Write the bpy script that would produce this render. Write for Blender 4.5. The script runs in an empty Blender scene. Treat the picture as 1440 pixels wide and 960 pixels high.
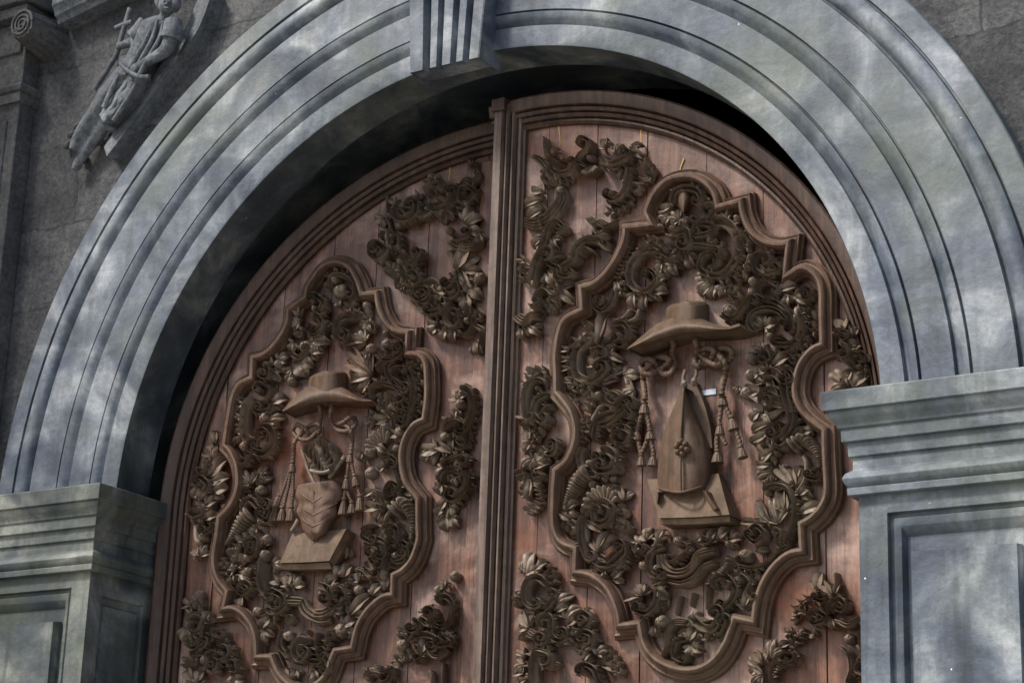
import bpy, bmesh, math, random
import numpy as np
from mathutils import Matrix, Vector

sc = bpy.context.scene
col = sc.collection
random.seed(7)
rng = np.random.default_rng(7)

# ------------------------------------------------------------------ camera, sky, sun, exposure
S = 1.5            # metres per unit of arch radius
Z0 = 3.25          # height of the arch springing above the ground
CAMC = np.array([2.49852117, -3.74627972, -1.09811629])
YAW, PITCH, ROLL = 0.563, 0.301, -0.0356
FPX = 2948.2
cy, sy, cp, sp_, cr, sr = math.cos(YAW), math.sin(YAW), math.cos(PITCH), math.sin(PITCH), math.cos(ROLL), math.sin(ROLL)
RM = (np.array([[cy, -sy, 0], [sy, cy, 0], [0, 0, 1]]) @ np.array([[1, 0, 0], [0, cp, -sp_], [0, sp_, cp]])
      @ np.array([[cr, 0, sr], [0, 1, 0], [-sr, 0, cr]]))
cam_d = bpy.data.cameras.new('camera')
cam = bpy.data.objects.new('camera', cam_d)
col.objects.link(cam)
m = Matrix.Identity(4)
for i in range(3):
    m[i][0] = RM[i, 0]; m[i][1] = RM[i, 2]; m[i][2] = -RM[i, 1]
m[0][3], m[1][3], m[2][3] = CAMC[0] * S, CAMC[1] * S, CAMC[2] * S + Z0
cam.matrix_world = m
cam_d.sensor_width = 36
cam_d.lens = FPX / 1440 * 36
cam_d.clip_end = 2000
sc.camera = cam

world = bpy.data.worlds.new('World'); sc.world = world
world.use_nodes = True
wn = world.node_tree.nodes; wl = world.node_tree.links
SUN_EL, SUN_AZ = math.radians(47), math.radians(-36)    # azimuth from the facade's normal, negative = viewer's left
sky = wn.new('ShaderNodeTexSky'); sky.sky_type = 'NISHITA'; sky.sun_disc = False
sky.sun_elevation = SUN_EL; sky.sun_rotation = math.pi - SUN_AZ
sky.dust_density = 3.0; sky.air_density = 1.0
bg = wn['Background']; bg.inputs[1].default_value = 0.07
wl.new(sky.outputs[0], bg.inputs[0])
sd = bpy.data.lights.new('sun', 'SUN'); so = bpy.data.objects.new('sun', sd); col.objects.link(so)
sd.energy = 1.5; sd.angle = math.radians(10); sd.color = (1, 0.95, 0.88)
dirv = Vector((math.sin(SUN_AZ) * math.cos(SUN_EL), -math.cos(SUN_AZ) * math.cos(SUN_EL), math.sin(SUN_EL)))
so.rotation_euler = dirv.to_track_quat('Z', 'Y').to_euler()
so.location = (-4, -6, 12)
sc.view_settings.view_transform = 'Standard'
sc.view_settings.look = 'None'
sc.view_settings.exposure = 1.5
sc.view_settings.gamma = 1
sc.view_settings.use_curve_mapping = False

# ------------------------------------------------------------------ photo ray helpers: where a seen point lies on a real plane
DOOR_Y = 0.1437
def rays(uv):
    uv = np.atleast_2d(np.array(uv, float))
    return np.stack([(uv[:, 0] - 720) / FPX, np.ones(len(uv)), -(uv[:, 1] - 480) / FPX], 1) @ RM.T
class Frame:
    """a vertical plane through H turned by th; local x along it, y = -height in front of it, z up (metres)"""
    def __init__(s, H, th):
        s.th = th; s.H = np.array([H[0], H[1], 0.0])
        s.ex = np.array([math.cos(th), math.sin(th), 0]); s.n = np.array([-math.sin(th), math.cos(th), 0])
    def D(s, uv, h=0.0):
        d = rays(uv)
        h = np.broadcast_to(np.asarray(h, float), (len(d),))
        t = ((s.H - CAMC) @ s.n - h) / (d @ s.n)
        X = CAMC + d * t[:, None] - s.H
        return np.stack([X @ s.ex, X[:, 2]], 1) * S
    def mpp(s, uv):
        a = s.D([uv, (uv[0] + 1, uv[1]), (uv[0], uv[1] + 1)])
        e1, e2 = a[1] - a[0], a[2] - a[0]
        return math.sqrt(abs(e1[0] * e2[1] - e1[1] * e2[0]))
    def place(s, o):
        o.location = (s.H[0] * S, s.H[1] * S, Z0); o.rotation_euler = (0, 0, s.th)
FR = Frame((0.95, DOOR_Y), 0.0)
FL = Frame((-0.95, DOOR_Y), math.radians(10))     # the left leaf stands a little ajar
FW = Frame((0.0, 0.03), 0.0)                       # the facade's rough wall

# ------------------------------------------------------------------ materials
def mat(name):
    mt = bpy.data.materials.new(name); mt.use_nodes = True
    return mt, mt.node_tree.nodes, mt.node_tree.links, mt.node_tree.nodes['Principled BSDF']
def ramp(n, stops):
    r = n.new('ShaderNodeValToRGB'); e = r.color_ramp.elements
    while len(e) < len(stops): e.new(0.5)
    for k, (p, c) in enumerate(stops):
        e[k].position = p; e[k].color = (*c, 1)
    return r
def noise(n, l, vec, scale, detail=6, rough=0.6, dist=0.0):
    t = n.new('ShaderNodeTexNoise'); t.inputs['Scale'].default_value = scale; t.inputs['Detail'].default_value = detail
    t.inputs['Roughness'].default_value = rough; t.inputs['Distortion'].default_value = dist
    l.new(vec, t.inputs['Vector']); return t
def mapping(n, l, scale=(1, 1, 1), rot=(0, 0, 0)):
    tc = n.new('ShaderNodeNewGeometry'); mp = n.new('ShaderNodeMapping')
    mp.inputs['Scale'].default_value = scale; mp.inputs['Rotation'].default_value = rot
    l.new(tc.outputs['Position'], mp.inputs['Vector']); return mp.outputs['Vector']
def mul(n, l, a, k):
    x = n.new('ShaderNodeMath'); x.operation = 'MULTIPLY'; l.new(a, x.inputs[0]); x.inputs[1].default_value = k; return x.outputs[0]
def mix(n, l, a, b, f, mode='MIX'):
    x = n.new('ShaderNodeMix'); x.data_type = 'RGBA'; x.blend_type = mode
    for s_, v in ((6, a), (7, b)):
        if hasattr(v, 'links'): l.new(v, x.inputs[s_])
        else: x.inputs[s_].default_value = (*v, 1)
    if hasattr(f, 'links'): l.new(f, x.inputs[0])
    else: x.inputs[0].default_value = f
    return x.outputs[2]
def bump(n, l, bsdf, hs, dist=0.01):
    prev = None
    for h, st in hs:
        b = n.new('ShaderNodeBump'); b.inputs['Strength'].default_value = st; b.inputs['Distance'].default_value = dist
        l.new(h, b.inputs['Height'])
        if prev is not None: l.new(prev.outputs[0], b.inputs['Normal'])
        prev = b
    l.new(prev.outputs[0], bsdf.inputs['Normal'])

def stone_paint(name, tint=(1, 1, 1), streak=0.38):
    mt, n, l, b = mat(name)
    v = mapping(n, l)
    n1 = noise(n, l, v, 2.9, 6, 0.58, 0.8)
    n2 = noise(n, l, v, 9, 6, 0.6, 0.3)
    r1 = ramp(n, [(0.33, (0.035, 0.05, 0.08)), (0.45, (0.085, 0.108, 0.145)), (0.54, (0.165, 0.192, 0.228)), (0.68, (0.42, 0.445, 0.465))])
    l.new(n1.outputs[0], r1.inputs[0])
    r2 = ramp(n, [(0.35, (0.62, 0.62, 0.60)), (0.6, (1, 1, 1))]); l.new(n2.outputs[0], r2.inputs[0])
    c = mix(n, l, r1.outputs[0], r2.outputs[0], 0.8, 'MULTIPLY')
    # rain streaks running down
    vs = mapping(n, l, (14, 14, 0.9)); n3 = noise(n, l, vs, 1.6, 4, 0.6)
    r3 = ramp(n, [(0.38, (0.45, 0.47, 0.46)), (0.52, (1, 1, 1))]); l.new(n3.outputs[0], r3.inputs[0])
    c = mix(n, l, c, r3.outputs[0], streak, 'MULTIPLY')
    vb = mapping(n, l, (5, 5, 30), (0, 0.6, 0)); nb = noise(n, l, vb, 1.2, 4, 0.7, 0.4); rb_ = ramp(n, [(0.36, (0.72, 0.74, 0.78)), (0.6, (1.06, 1.06, 1.05))]); l.new(nb.outputs[0], rb_.inputs[0])
    c = mix(n, l, c, rb_.outputs[0], 0.6, 'MULTIPLY')
    # green-grey algae patches
    n4 = noise(n, l, v, 1.3, 4, 0.6); r4 = ramp(n, [(0.48, (0, 0, 0)), (0.62, (1, 1, 1))]); l.new(n4.outputs[0], r4.inputs[0])
    c = mix(n, l, c, (0.10, 0.12, 0.10), mul(n, l, r4.outputs[0], 0.7))
    # chips of white lime
    n5 = noise(n, l, v, 38, 2, 0.5); r5 = ramp(n, [(0.79, (0, 0, 0)), (0.82, (1, 1, 1))]); l.new(n5.outputs[0], r5.inputs[0])
    c = mix(n, l, c, (0.75, 0.76, 0.78), r5.outputs[0])
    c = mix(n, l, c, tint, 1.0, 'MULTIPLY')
    l.new(c, b.inputs['Base Color']); b.inputs['Roughness'].default_value = 0.62
    n6 = noise(n, l, v, 120, 5, 0.7)
    n7 = noise(n, l, v, 55, 8, 0.8); r7 = ramp(n, [(0.30, (0.66, 0.66, 0.65)), (0.58, (1.08, 1.08, 1.08))]); l.new(n7.outputs[0], r7.inputs[0])
    c = mix(n, l, c, r7.outputs[0], 0.8, 'MULTIPLY'); l.new(c, b.inputs['Base Color'])
    bump(n, l, b, [(n2.outputs[0], 0.4), (n7.outputs[0], 0.14), (n6.outputs[0], 0.10)], 0.012)
    return mt
M_ARCH = stone_paint('painted_stone')
M_PIER = stone_paint('pier_stone', (0.98, 1.0, 0.98), 0.62)
M_PIERL = stone_paint('shaded_olive_pier_stone', (0.66, 0.66, 0.55), 0.62)  # olive green stone, with the left side's shade put into the darker tint

def rough_stone(name, cols, bs=1.0, joints=False):
    mt, n, l, b = mat(name)
    v = mapping(n, l)
    n1 = noise(n, l, v, 5, 8, 0.7, 0.4); n2 = noise(n, l, v, 45, 8, 0.75); n3 = noise(n, l, v, 1.4, 4)
    r1 = ramp(n, [(0.3, cols[0]), (0.5, cols[1]), (0.7, cols[2])]); l.new(n1.outputs[0], r1.inputs[0])
    r2 = ramp(n, [(0.35, (0.35, 0.35, 0.36)), (0.62, (1.25, 1.25, 1.25))]); l.new(n2.outputs[0], r2.inputs[0])
    c = mix(n, l, r1.outputs[0], r2.outputs[0], 0.85, 'MULTIPLY')
    r3 = ramp(n, [(0.6, (0, 0, 0)), (0.72, (1, 1, 1))]); l.new(n3.outputs[0], r3.inputs[0])
    c = mix(n, l, c, (0.17, 0.16, 0.12), r3.outputs[0])
    nl = noise(n, l, v, 11, 6, 0.75); rl = ramp(n, [(0.66, (0, 0, 0)), (0.72, (1, 1, 1))]); l.new(nl.outputs[0], rl.inputs[0])
    c = mix(n, l, c, (0.42, 0.41, 0.33), rl.outputs[0])
    hs = [(n1.outputs[0], 0.6 * bs), (n2.outputs[0], 0.8 * bs)]
    if joints:
        sp = n.new('ShaderNodeSeparateXYZ'); cb = n.new('ShaderNodeCombineXYZ'); l.new(v, sp.inputs[0])
        l.new(sp.outputs[0], cb.inputs[0]); l.new(sp.outputs[2], cb.inputs[1])
        wob = noise(n, l, v, 6, 3); va = n.new('ShaderNodeVectorMath'); va.operation = 'MULTIPLY_ADD'; l.new(wob.outputs[1], va.inputs[0])
        va.inputs[1].default_value = (.07, .07, 0); l.new(cb.outputs[0], va.inputs[2])
        bt = n.new('ShaderNodeTexBrick'); l.new(va.outputs[0], bt.inputs['Vector'])
        bt.inputs['Scale'].default_value = 1.0; bt.inputs['Brick Width'].default_value = .62; bt.inputs['Row Height'].default_value = .345
        bt.inputs['Mortar Size'].default_value = .006; bt.inputs['Mortar Smooth'].default_value = .3
        bt.inputs['Color1'].default_value = (1, 1, 1, 1); bt.inputs['Color2'].default_value = (.6, .6, .62, 1); bt.inputs['Mortar'].default_value = (.5, .5, .5, 1)
        c = mix(n, l, c, bt.outputs[0], 1.0, 'MULTIPLY')
        iv = n.new('ShaderNodeMath'); iv.operation = 'SUBTRACT'; iv.inputs[0].default_value = 1; l.new(bt.outputs[1], iv.inputs[1])
        hs.append((iv.outputs[0], 0.5))
    l.new(c, b.inputs['Base Color']); b.inputs['Roughness'].default_value = 0.9
    bump(n, l, b, hs, 0.02)
    return mt
M_WALL = rough_stone('rough_wall_stone', [(0.10, 0.106, 0.112), (0.215, 0.224, 0.23), (0.36, 0.365, 0.355)], 2.2, True)
M_FIG = rough_stone('carved_wall_stone', [(0.06, 0.068, 0.075), (0.13, 0.145, 0.16), (0.22, 0.24, 0.26)], 0.6)
M_DARKST = rough_stone('dark_stone', [(0.035, 0.035, 0.038), (0.075, 0.078, 0.08), (0.13, 0.13, 0.12)], 0.4)  # dark grey stone, the same all over the pilaster
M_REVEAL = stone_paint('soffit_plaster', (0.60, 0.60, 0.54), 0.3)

def wood(name, cols, grain=1.0, patch=None, rough=0.6, spec=0.45):
    mt, n, l, b = mat(name)
    v = mapping(n, l); vs = mapping(n, l, (1, 1, 0.07))
    n1 = noise(n, l, vs, 26, 6, 0.65, 0.5); n2 = noise(n, l, v, 3.2, 5, 0.6, 0.5); n3 = noise(n, l, vs, 140, 4, 0.7)
    r1 = ramp(n, [(0.3, cols[0]), (0.5, cols[1]), (0.68, cols[2])]); l.new(n1.outputs[0], r1.inputs[0])
    c = r1.outputs[0]
    if patch:
        r2 = ramp(n, [(0.49, (0, 0, 0)), (0.68, (1, 1, 1))]); l.new(n2.outputs[0], r2.inputs[0])
        c = mix(n, l, c, patch[0], r2.outputs[0])
        n4 = noise(n, l, v, 1.9, 4, 0.6); r4 = ramp(n, [(0.54, (0, 0, 0)), (0.74, (1, 1, 1))]); l.new(n4.outputs[0], r4.inputs[0])
        c = mix(n, l, c, patch[1], r4.outputs[0])
    r3 = ramp(n, [(0.3, (0.6, 0.6, 0.6)), (0.6, (1.1, 1.1, 1.1))]); l.new(n3.outputs[0], r3.inputs[0])
    c = mix(n, l, c, r3.outputs[0], 0.55 * grain, 'MULTIPLY')
    n5 = noise(n, l, v, 24, 6, 0.7); r5 = ramp(n, [(0.36, (0.55, 0.53, 0.50)), (0.55, (1.05, 1.05, 1.05))]); l.new(n5.outputs[0], r5.inputs[0])
    c = mix(n, l, c, r5.outputs[0], 0.6, 'MULTIPLY')
    vc_ = mapping(n, l, (1, 1, 0.035)); n8 = noise(n, l, vc_, 17, 5, 0.6, 0.3)       # drying cracks along the grain
    r8 = ramp(n, [(0.484, (1, 1, 1)), (0.494, (0.25, 0.22, 0.2)), (0.504, (1, 1, 1))]); l.new(n8.outputs[0], r8.inputs[0])
    c = mix(n, l, c, r8.outputs[0], 0.7 if grain > .9 else 0.0, 'MULTIPLY')
    l.new(c, b.inputs['Base Color']); b.inputs['Roughness'].default_value = rough; b.inputs['Specular IOR Level'].default_value = spec
    bump(n, l, b, [(n1.outputs[0], 0.35 * grain), (n3.outputs[0], 0.25 * grain), (n5.outputs[0], 0.3)], 0.006)
    return mt
M_PANEL = wood('red_brown_boards', [(0.036, 0.012, 0.006), (0.108, 0.044, 0.025), (0.20, 0.098, 0.060)], 1.0,
               [(0.36, 0.245, 0.20), (0.20, 0.058, 0.016)], 0.40)
M_RIM = wood('dark_brown_rail', [(0.024, 0.012, 0.007), (0.052, 0.027, 0.017), (0.09, 0.049, 0.032)], 1.0, None, 0.5)
M_MULL = wood('weathered_post', [(0.05, 0.032, 0.023), (0.10, 0.067, 0.05), (0.18, 0.13, 0.105)], 1.0, None, 0.6)
M_MOULD = wood('moulding_wood', [(0.055, 0.030, 0.019), (0.095, 0.055, 0.036), (0.145, 0.09, 0.062)], 0.8,
               [(0.115, 0.078, 0.05), (0.13, 0.066, 0.04)], 0.55, 0.35)
M_CARVE = wood('carved_wood', [(0.068, 0.049, 0.035), (0.148, 0.110, 0.080), (0.26, 0.203, 0.153)], 0.35,
               [(0.165, 0.135, 0.095), (0.155, 0.092, 0.062)], 0.5, 0.4)
M_FIGW = wood('figure_wood', [(0.055, 0.032, 0.019), (0.09, 0.054, 0.034), (0.135, 0.086, 0.057)], 0.9,
              [(0.105, 0.075, 0.047), (0.125, 0.06, 0.034)], 0.58, 0.3)
def plain(name, c, r=0.7):
    mt, n, l, b = mat(name)
    v = mapping(n, l); n1 = noise(n, l, v, 30, 5); r1 = ramp(n, [(0.3, tuple(x * 0.6 for x in c)), (0.7, c)])
    l.new(n1.outputs[0], r1.inputs[0]); l.new(r1.outputs[0], b.inputs['Base Color']); b.inputs['Roughness'].default_value = r
    return mt
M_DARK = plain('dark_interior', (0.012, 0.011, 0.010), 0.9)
M_RESIN = plain('yellow_resin', (0.62, 0.40, 0.10), 0.35)
M_HEART = wood('heart_wood', [(0.075, 0.042, 0.027), (0.115, 0.068, 0.046), (0.16, 0.10, 0.07)], 0.8, None, 0.6, 0.3)
M_BOOK = wood('book_wood', [(0.085, 0.056, 0.034), (0.115, 0.078, 0.05), (0.15, 0.104, 0.07)], 0.7, None, 0.75, 0.25)
M_PAPER = plain('pale_paper', (0.55, 0.60, 0.68), 0.7)
M_GROUND = plain('paving', (0.42, 0.39, 0.34), 0.85)

# ------------------------------------------------------------------ mesh helpers
class MB:
    def __init__(s): s.v = []; s.f = []; s.n = 0
    def add(s, V, F):
        V = np.asarray(V, float).reshape(-1, 3)
        s.v.append(V); s.f += [tuple(int(i) + s.n for i in f) for f in F]; s.n += len(V)
    def grid(s, P, cu=False, cv=False, cap0=False, cap1=False):
        P = np.asarray(P, float); a, b = P.shape[:2]
        F = []
        for i in range(a if cu else a - 1):
            for j in range(b if cv else b - 1):
                i2, j2 = (i + 1) % a, (j + 1) % b
                F.append((i * b + j, i2 * b + j, i2 * b + j2, i * b + j2))
        if cap0: F.append(tuple(range(b)))
        if cap1: F.append(tuple((a - 1) * b + j for j in reversed(range(b))))
        s.add(P, F)
    def box(s, x0, x1, y0, y1, z0, z1):
        V = [(x, y, z) for x in (x0, x1) for y in (y0, y1) for z in (z0, z1)]
        s.add(V, [(0, 1, 3, 2), (4, 6, 7, 5), (0, 4, 5, 1), (2, 3, 7, 6), (0, 2, 6, 4), (1, 5, 7, 3)])
    def build(s, name, material, parent=None, smooth=40, label=None, cat=None, kind=None, group=None, bevel=0):
        me = bpy.data.meshes.new(name)
        me.from_pydata(np.concatenate(s.v).tolist() if s.v else [], [], s.f)
        bm = bmesh.new(); bm.from_mesh(me)
        bmesh.ops.recalc_face_normals(bm, faces=bm.faces)
        bm.to_mesh(me); bm.free()
        me.materials.append(material)
        if smooth:
            me.polygons.foreach_set('use_smooth', [True] * len(me.polygons))
            me.set_sharp_from_angle(angle=math.radians(smooth))
        o = bpy.data.objects.new(name, me); col.objects.link(o)
        if parent: o.parent = parent
        if bevel:
            bv = o.modifiers.new('bevel', 'BEVEL'); bv.width = bevel; bv.segments = 2; bv.limit_method = 'ANGLE'; bv.angle_limit = math.radians(40)
        tag(o, label, cat, group, kind)
        return o
def tag(o, label=None, cat=None, group=None, kind=None):
    if label: o['label'] = label
    if cat: o['category'] = cat
    if group: o['group'] = group
    if kind: o['kind'] = kind
    return o
def thing(name, label, cat, group=None, loc=(0, 0, 0)):
    o = bpy.data.objects.new(name, None); col.objects.link(o); o.location = loc; o.empty_display_size = 0.1
    return tag(o, label, cat, group)

def catmull(P, per=6):
    P = np.asarray(P, float)
    if len(P) < 3: 
        t = np.linspace(0, 1, per + 1)[:, None]; return P[0] * (1 - t) + P[-1] * t
    Q = np.vstack([2 * P[0] - P[1], P, 2 * P[-1] - P[-2]]); out = []
    for i in range(1, len(Q) - 2):
        p0, p1, p2, p3 = Q[i - 1], Q[i], Q[i + 1], Q[i + 2]
        t = np.linspace(0, 1, per, endpoint=False)[:, None]
        out.append(0.5 * (2 * p1 + (p2 - p0) * t + (2 * p0 - 5 * p1 + 4 * p2 - p3) * t**2 + (3 * p1 - p0 - 3 * p2 + p3) * t**3))
    out.append(P[-1:]); return np.vstack(out)
def resample(P, step):
    L = np.r_[0, np.cumsum(np.linalg.norm(np.diff(P, axis=0), axis=1))]
    n = max(4, int(L[-1] / step) + 1); t = np.linspace(0, L[-1], n)
    return np.stack([np.interp(t, L, P[:, k]) for k in range(P.shape[1])], 1), L[-1]
def perp(P):
    T = np.gradient(P, axis=0); T /= np.linalg.norm(T, axis=1)[:, None] + 1e-9
    return T, np.stack([-T[:, 1], T[:, 0]], 1)

# the carver's motifs; every one works in leaf-local metres: x, z along the door, h in front of it
PROF = {
 'gutter': ([-1, -1, -.93, -.78, -.5, 0, .5, .78, .93, 1, 1], [None, .45, .88, 1, .52, .34, .52, 1, .88, .45, None]),
 'ridge': ([-1, -1, -.85, -.6, -.35, -.2, 0, .2, .35, .6, .85, 1, 1], [None, .25, .55, .82, .66, .84, 1, .84, .66, .82, .55, .25, None]),
 'round': ([-1, -.95, -.75, -.4, 0, .4, .75, .95, 1], [None, .45, .75, .95, 1, .95, .75, .45, None]),
 'flat': ([-1, -1, -.9, 0, .9, 1, 1], [None, .85, 1, 1, 1, .85, None]),
}
def prof_multi(n):
    a, b = [-1.0], [None]
    for k in range(n):
        c0 = -1 + 2 * k / n; w = 2 / n
        for u, hh in ((0.04, .55), (.2, .85), (.45, 1), (.7, .88), (.9, .6)):
            a.append(c0 + w * u); b.append(hh * (1 - 0.12 * k))
    a.append(1.0); b.append(None); return a, b
def sweep(mb, P, W, H, prof, h0=0.0):
    """P (n,2), W half widths (n), H heights (n)"""
    T, N = perp(P); a, b = prof
    n = len(P); G = np.zeros((n, len(a), 3))
    for j, (aj, bj) in enumerate(zip(a, b)):
        G[:, j, 0] = P[:, 0] + N[:, 0] * aj * W
        G[:, j, 2] = P[:, 1] + N[:, 1] * aj * W
        G[:, j, 1] = -(h0 if bj is None else h0 + (H - h0) * bj) if bj is not None else -h0
    mb.grid(G, cap0=True, cap1=True)
def leaf_mesh(mb, base, tip, wid, bend=0.0, H=0.04, lobes=3, seed=0, lift=1.0):
    r = np.random.default_rng(seed)
    base, tip = np.asarray(base), np.asarray(tip)
    ax = tip - base; L = np.linalg.norm(ax) + 1e-6; ax = ax / L; nx = np.array([-ax[1], ax[0]])
    ns, nt = 19, 11
    s = np.linspace(0, 1, ns); t = np.linspace(-1, 1, nt)
    env = np.where(s < .55, .38 + .62 * np.sin(np.pi / 2 * s / .55) ** 1.2, np.sqrt(np.clip(1 - ((s - .55) / .46) ** 2, 0, 1)))
    lob = 0.74 + 0.26 * np.abs(np.sin(np.pi * (s * lobes + 0.15))) if lobes > 1 else 1.0
    w = wid * env * lob
    cen = base + np.outer(s * L, ax) + np.outer(bend * L * np.sin(np.pi * s * 0.6) * s, nx)
    G = np.zeros((ns, nt, 3)); curl = 0.6 + 0.5 * np.sin(np.pi * (0.15 + 0.8 * s)) - 0.45 * s**4
    k = r.uniform(0.14, 0.30); cup = r.choice([-1, 1], p=[.4, .6])
    for j, tj in enumerate(t):
        off = w * tj
        sh = -0.10 * L * (1 - abs(tj)) * 0 + 0.06 * L * abs(tj)       # lobes swept towards the tip
        G[:, j, 0] = cen[:, 0] + nx[0] * off + ax[0] * sh * env
        G[:, j, 2] = cen[:, 1] + nx[1] * off + ax[1] * sh * env
        hh = H * lift * (curl + cup * k * (tj**2) - 0.20 * math.exp(-(tj / 0.22) ** 2)
                         + 0.16 * abs(tj) * np.cos(2 * np.pi * (s * lobes + 0.15)))
        G[:, j, 1] = -np.maximum(hh, 0.004)
    top = G; bot = G.copy(); bot[:, :, 1] += H * 0.34; bot[:, :, 1] = np.minimum(bot[:, :, 1], -0.001)
    c = np.array([cen[ns // 2, 0], 0, cen[ns // 2, 1]])
    bot[:, :, 0] = c[0] + (bot[:, :, 0] - c[0]) * 0.93; bot[:, :, 2] = c[2] + (bot[:, :, 2] - c[2]) * 0.93
    loop_t = np.concatenate([top[0, :], top[1:, -1], top[-1, -2::-1], top[-2:0:-1, 0]])
    loop_b = np.concatenate([bot[0, :], bot[1:, -1], bot[-1, -2::-1], bot[-2:0:-1, 0]])
    mb.grid(top); mb.grid(np.stack([loop_t, loop_b]), cv=True)
def trefoil(mb, base, tip, wid, bend, H, seed, lift=1.0):
    """a carved leaf of three rounded lobes from one foot"""
    base, tip = np.asarray(base), np.asarray(tip); d = tip - base; r = np.random.default_rng(seed)
    for an, ln, hh in ((r.uniform(.55, .85), .74, .82), (-r.uniform(.55, .85), .74, .82), (bend * .3, 1.0, 1.0)):
        c_, s_ = math.cos(an), math.sin(an); e = np.array([c_ * d[0] - s_ * d[1], s_ * d[0] + c_ * d[1]]) * ln
        leaf_mesh(mb, base, base + e, wid * .80 * (ln + .1), bend * .5 + an * .25, H * hh, 1, seed + int(an * 100) % 97, lift)
def ball_mesh(mb, c, r, H, seed=0, sx=1.0):
    n1, n2 = 10, 28; rr = np.random.default_rng(seed); ph0 = rr.uniform(0, 6.28); kk = rr.integers(3, 6)
    G = np.zeros((n1, n2, 3))
    for i in range(n1):
        a = math.pi / 2 * i / (n1 - 1)
        for j in range(n2):
            ph = 2 * math.pi * j / n2
            sw = 1 + 0.17 * abs(math.cos(kk * (ph + ph0 + 1.1 * a) / 2)) ** .6 - .1
            rad = r * .88 * math.cos(a) ** .85 * sw if i else r * 0.8 * sw
            G[i, j] = (c[0] + rad * math.cos(ph), -(0 if i == 0 else H * (0.30 + 0.70 * math.sin(a)) * (1 - .07 * (sw < .98))), c[1] + rad * math.sin(ph))
    mb.grid(G, cv=True, cap1=True)
def frill_mesh(mb, P, W, H, seed=0):
    P, L = resample(P, W * 0.22); T, N = perp(P); n = len(P); r = np.random.default_rng(seed)
    u = np.linspace(0, L / (W * 1.5), n) * 2 * np.pi + r.uniform(0, 6)
    a = np.linspace(-1, 1, 9); G = np.zeros((n, 9, 3))
    end = np.clip(np.minimum(np.arange(n), np.arange(n)[::-1]) / 3.0, 0.25, 1)
    for j, aj in enumerate(a):
        off = (aj * W + 0.5 * W * np.sin(u) * (0.35 + 0.65 * abs(aj))) * end
        G[:, j, 0] = P[:, 0] + N[:, 0] * off; G[:, j, 2] = P[:, 1] + N[:, 1] * off
        G[:, j, 1] = -H * np.clip(0.66 + 0.30 * np.sin(u + 1.3 * aj) * (0.4 + abs(aj)) - 0.18 * math.exp(-(aj / .2) ** 2), 0.1, 1.2)
    top = G; bot = G.copy(); bot[:, :, 1] *= 0.35
    lt = np.concatenate([top[0, :], top[1:, -1], top[-1, -2::-1], top[-2:0:-1, 0]])
    lb = np.concatenate([bot[0, :], bot[1:, -1], bot[-1, -2::-1], bot[-2:0:-1, 0]])
    mb.grid(top); mb.grid(np.stack([lt, lb]), cv=True)
def fan_mesh(mb, c, rim, spread, ribs, H):
    c, rim = np.asarray(c), np.asarray(rim); d = rim - c; R = np.linalg.norm(d); a0 = math.atan2(d[1], d[0]); sp = math.radians(spread) / 2
    nr, na = 9, ribs * 6 + 1; G = np.zeros((nr, na, 3))
    for i in range(nr):
        q = 0.22 + 0.78 * i / (nr - 1)
        for j in range(na):
            u = -1 + 2 * j / (na - 1); rb = abs(math.sin(math.pi * ribs * (u + 1) / 2))
            R2 = R * q * (1 - 0.10 * (1 - rb) * q); an = a0 + u * sp
            G[i, j] = (c[0] + R2 * math.cos(an), -H * (0.45 + 0.45 * q**1.5 + 0.22 * rb * q - 0.3 * max(0, q - .9) * 4), c[1] + R2 * math.sin(an))
    bot = G[-1].copy(); bot[:, 1] = -0.002
    top0 = G[0].copy(); top0[:, 1] = -0.002
    mb.grid(np.concatenate([top0[None], G, bot[None]]))
    for j in (0, na - 1):
        s_ = G[:, j].copy(); s_[:, 1] = -0.002; mb.grid(np.stack([G[:, j], s_]))
def rope(mb, P3, r, twist=0, taper=1.0, n=8):
    """tube through 3-D points (x, h, z rows given as x,z,h) with rings of a twisted cord"""
    P3 = np.asarray(P3, float); step = r * (0.34 if twist else 0.9)
    Q, L = resample(P3, step); m_ = len(Q)
    T = np.gradient(Q, axis=0); T /= np.linalg.norm(T, axis=1)[:, None] + 1e-9
    up = np.array([0, 0, 1.0]); N = np.cross(T, up); N /= np.linalg.norm(N, axis=1)[:, None] + 1e-9; B = np.cross(N, T)
    rad = r * np.linspace(1, taper, m_); G = np.zeros((m_, n, 3))
    for j in range(n):
        ph = 2 * math.pi * j / n
        rr = rad * (1 + (0.15 * np.sin(2 * np.pi * np.arange(m_) * step / (r * 1.7) + ph) if twist else 0))
        X = Q + N * (rr * math.cos(ph))[:, None] + B * (rr * math.sin(ph))[:, None]
        G[:, j] = np.stack([X[:, 0], -X[:, 2], X[:, 1]], 1)
    mb.grid(G, cv=True, cap0=True, cap1=True)

# ------------------------------------------------------------------ the setting: ground, wall, arch, piers
g = MB(); g.grid([[(-300, -300, 0), (-300, 300, 0)], [(300, -300, 0), (300, 300, 0)]])
g.build('ground', M_GROUND, None, 0, kind='structure')

def U(x, y, z): return (x * S, y * S, z * S)
def pt(uv, y):                       # the point of a plane y = const (arch units) seen at a photo position
    d = rays(uv)[0]; t = (y - CAMC[1]) / d[1]; return CAMC + d * t

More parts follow.
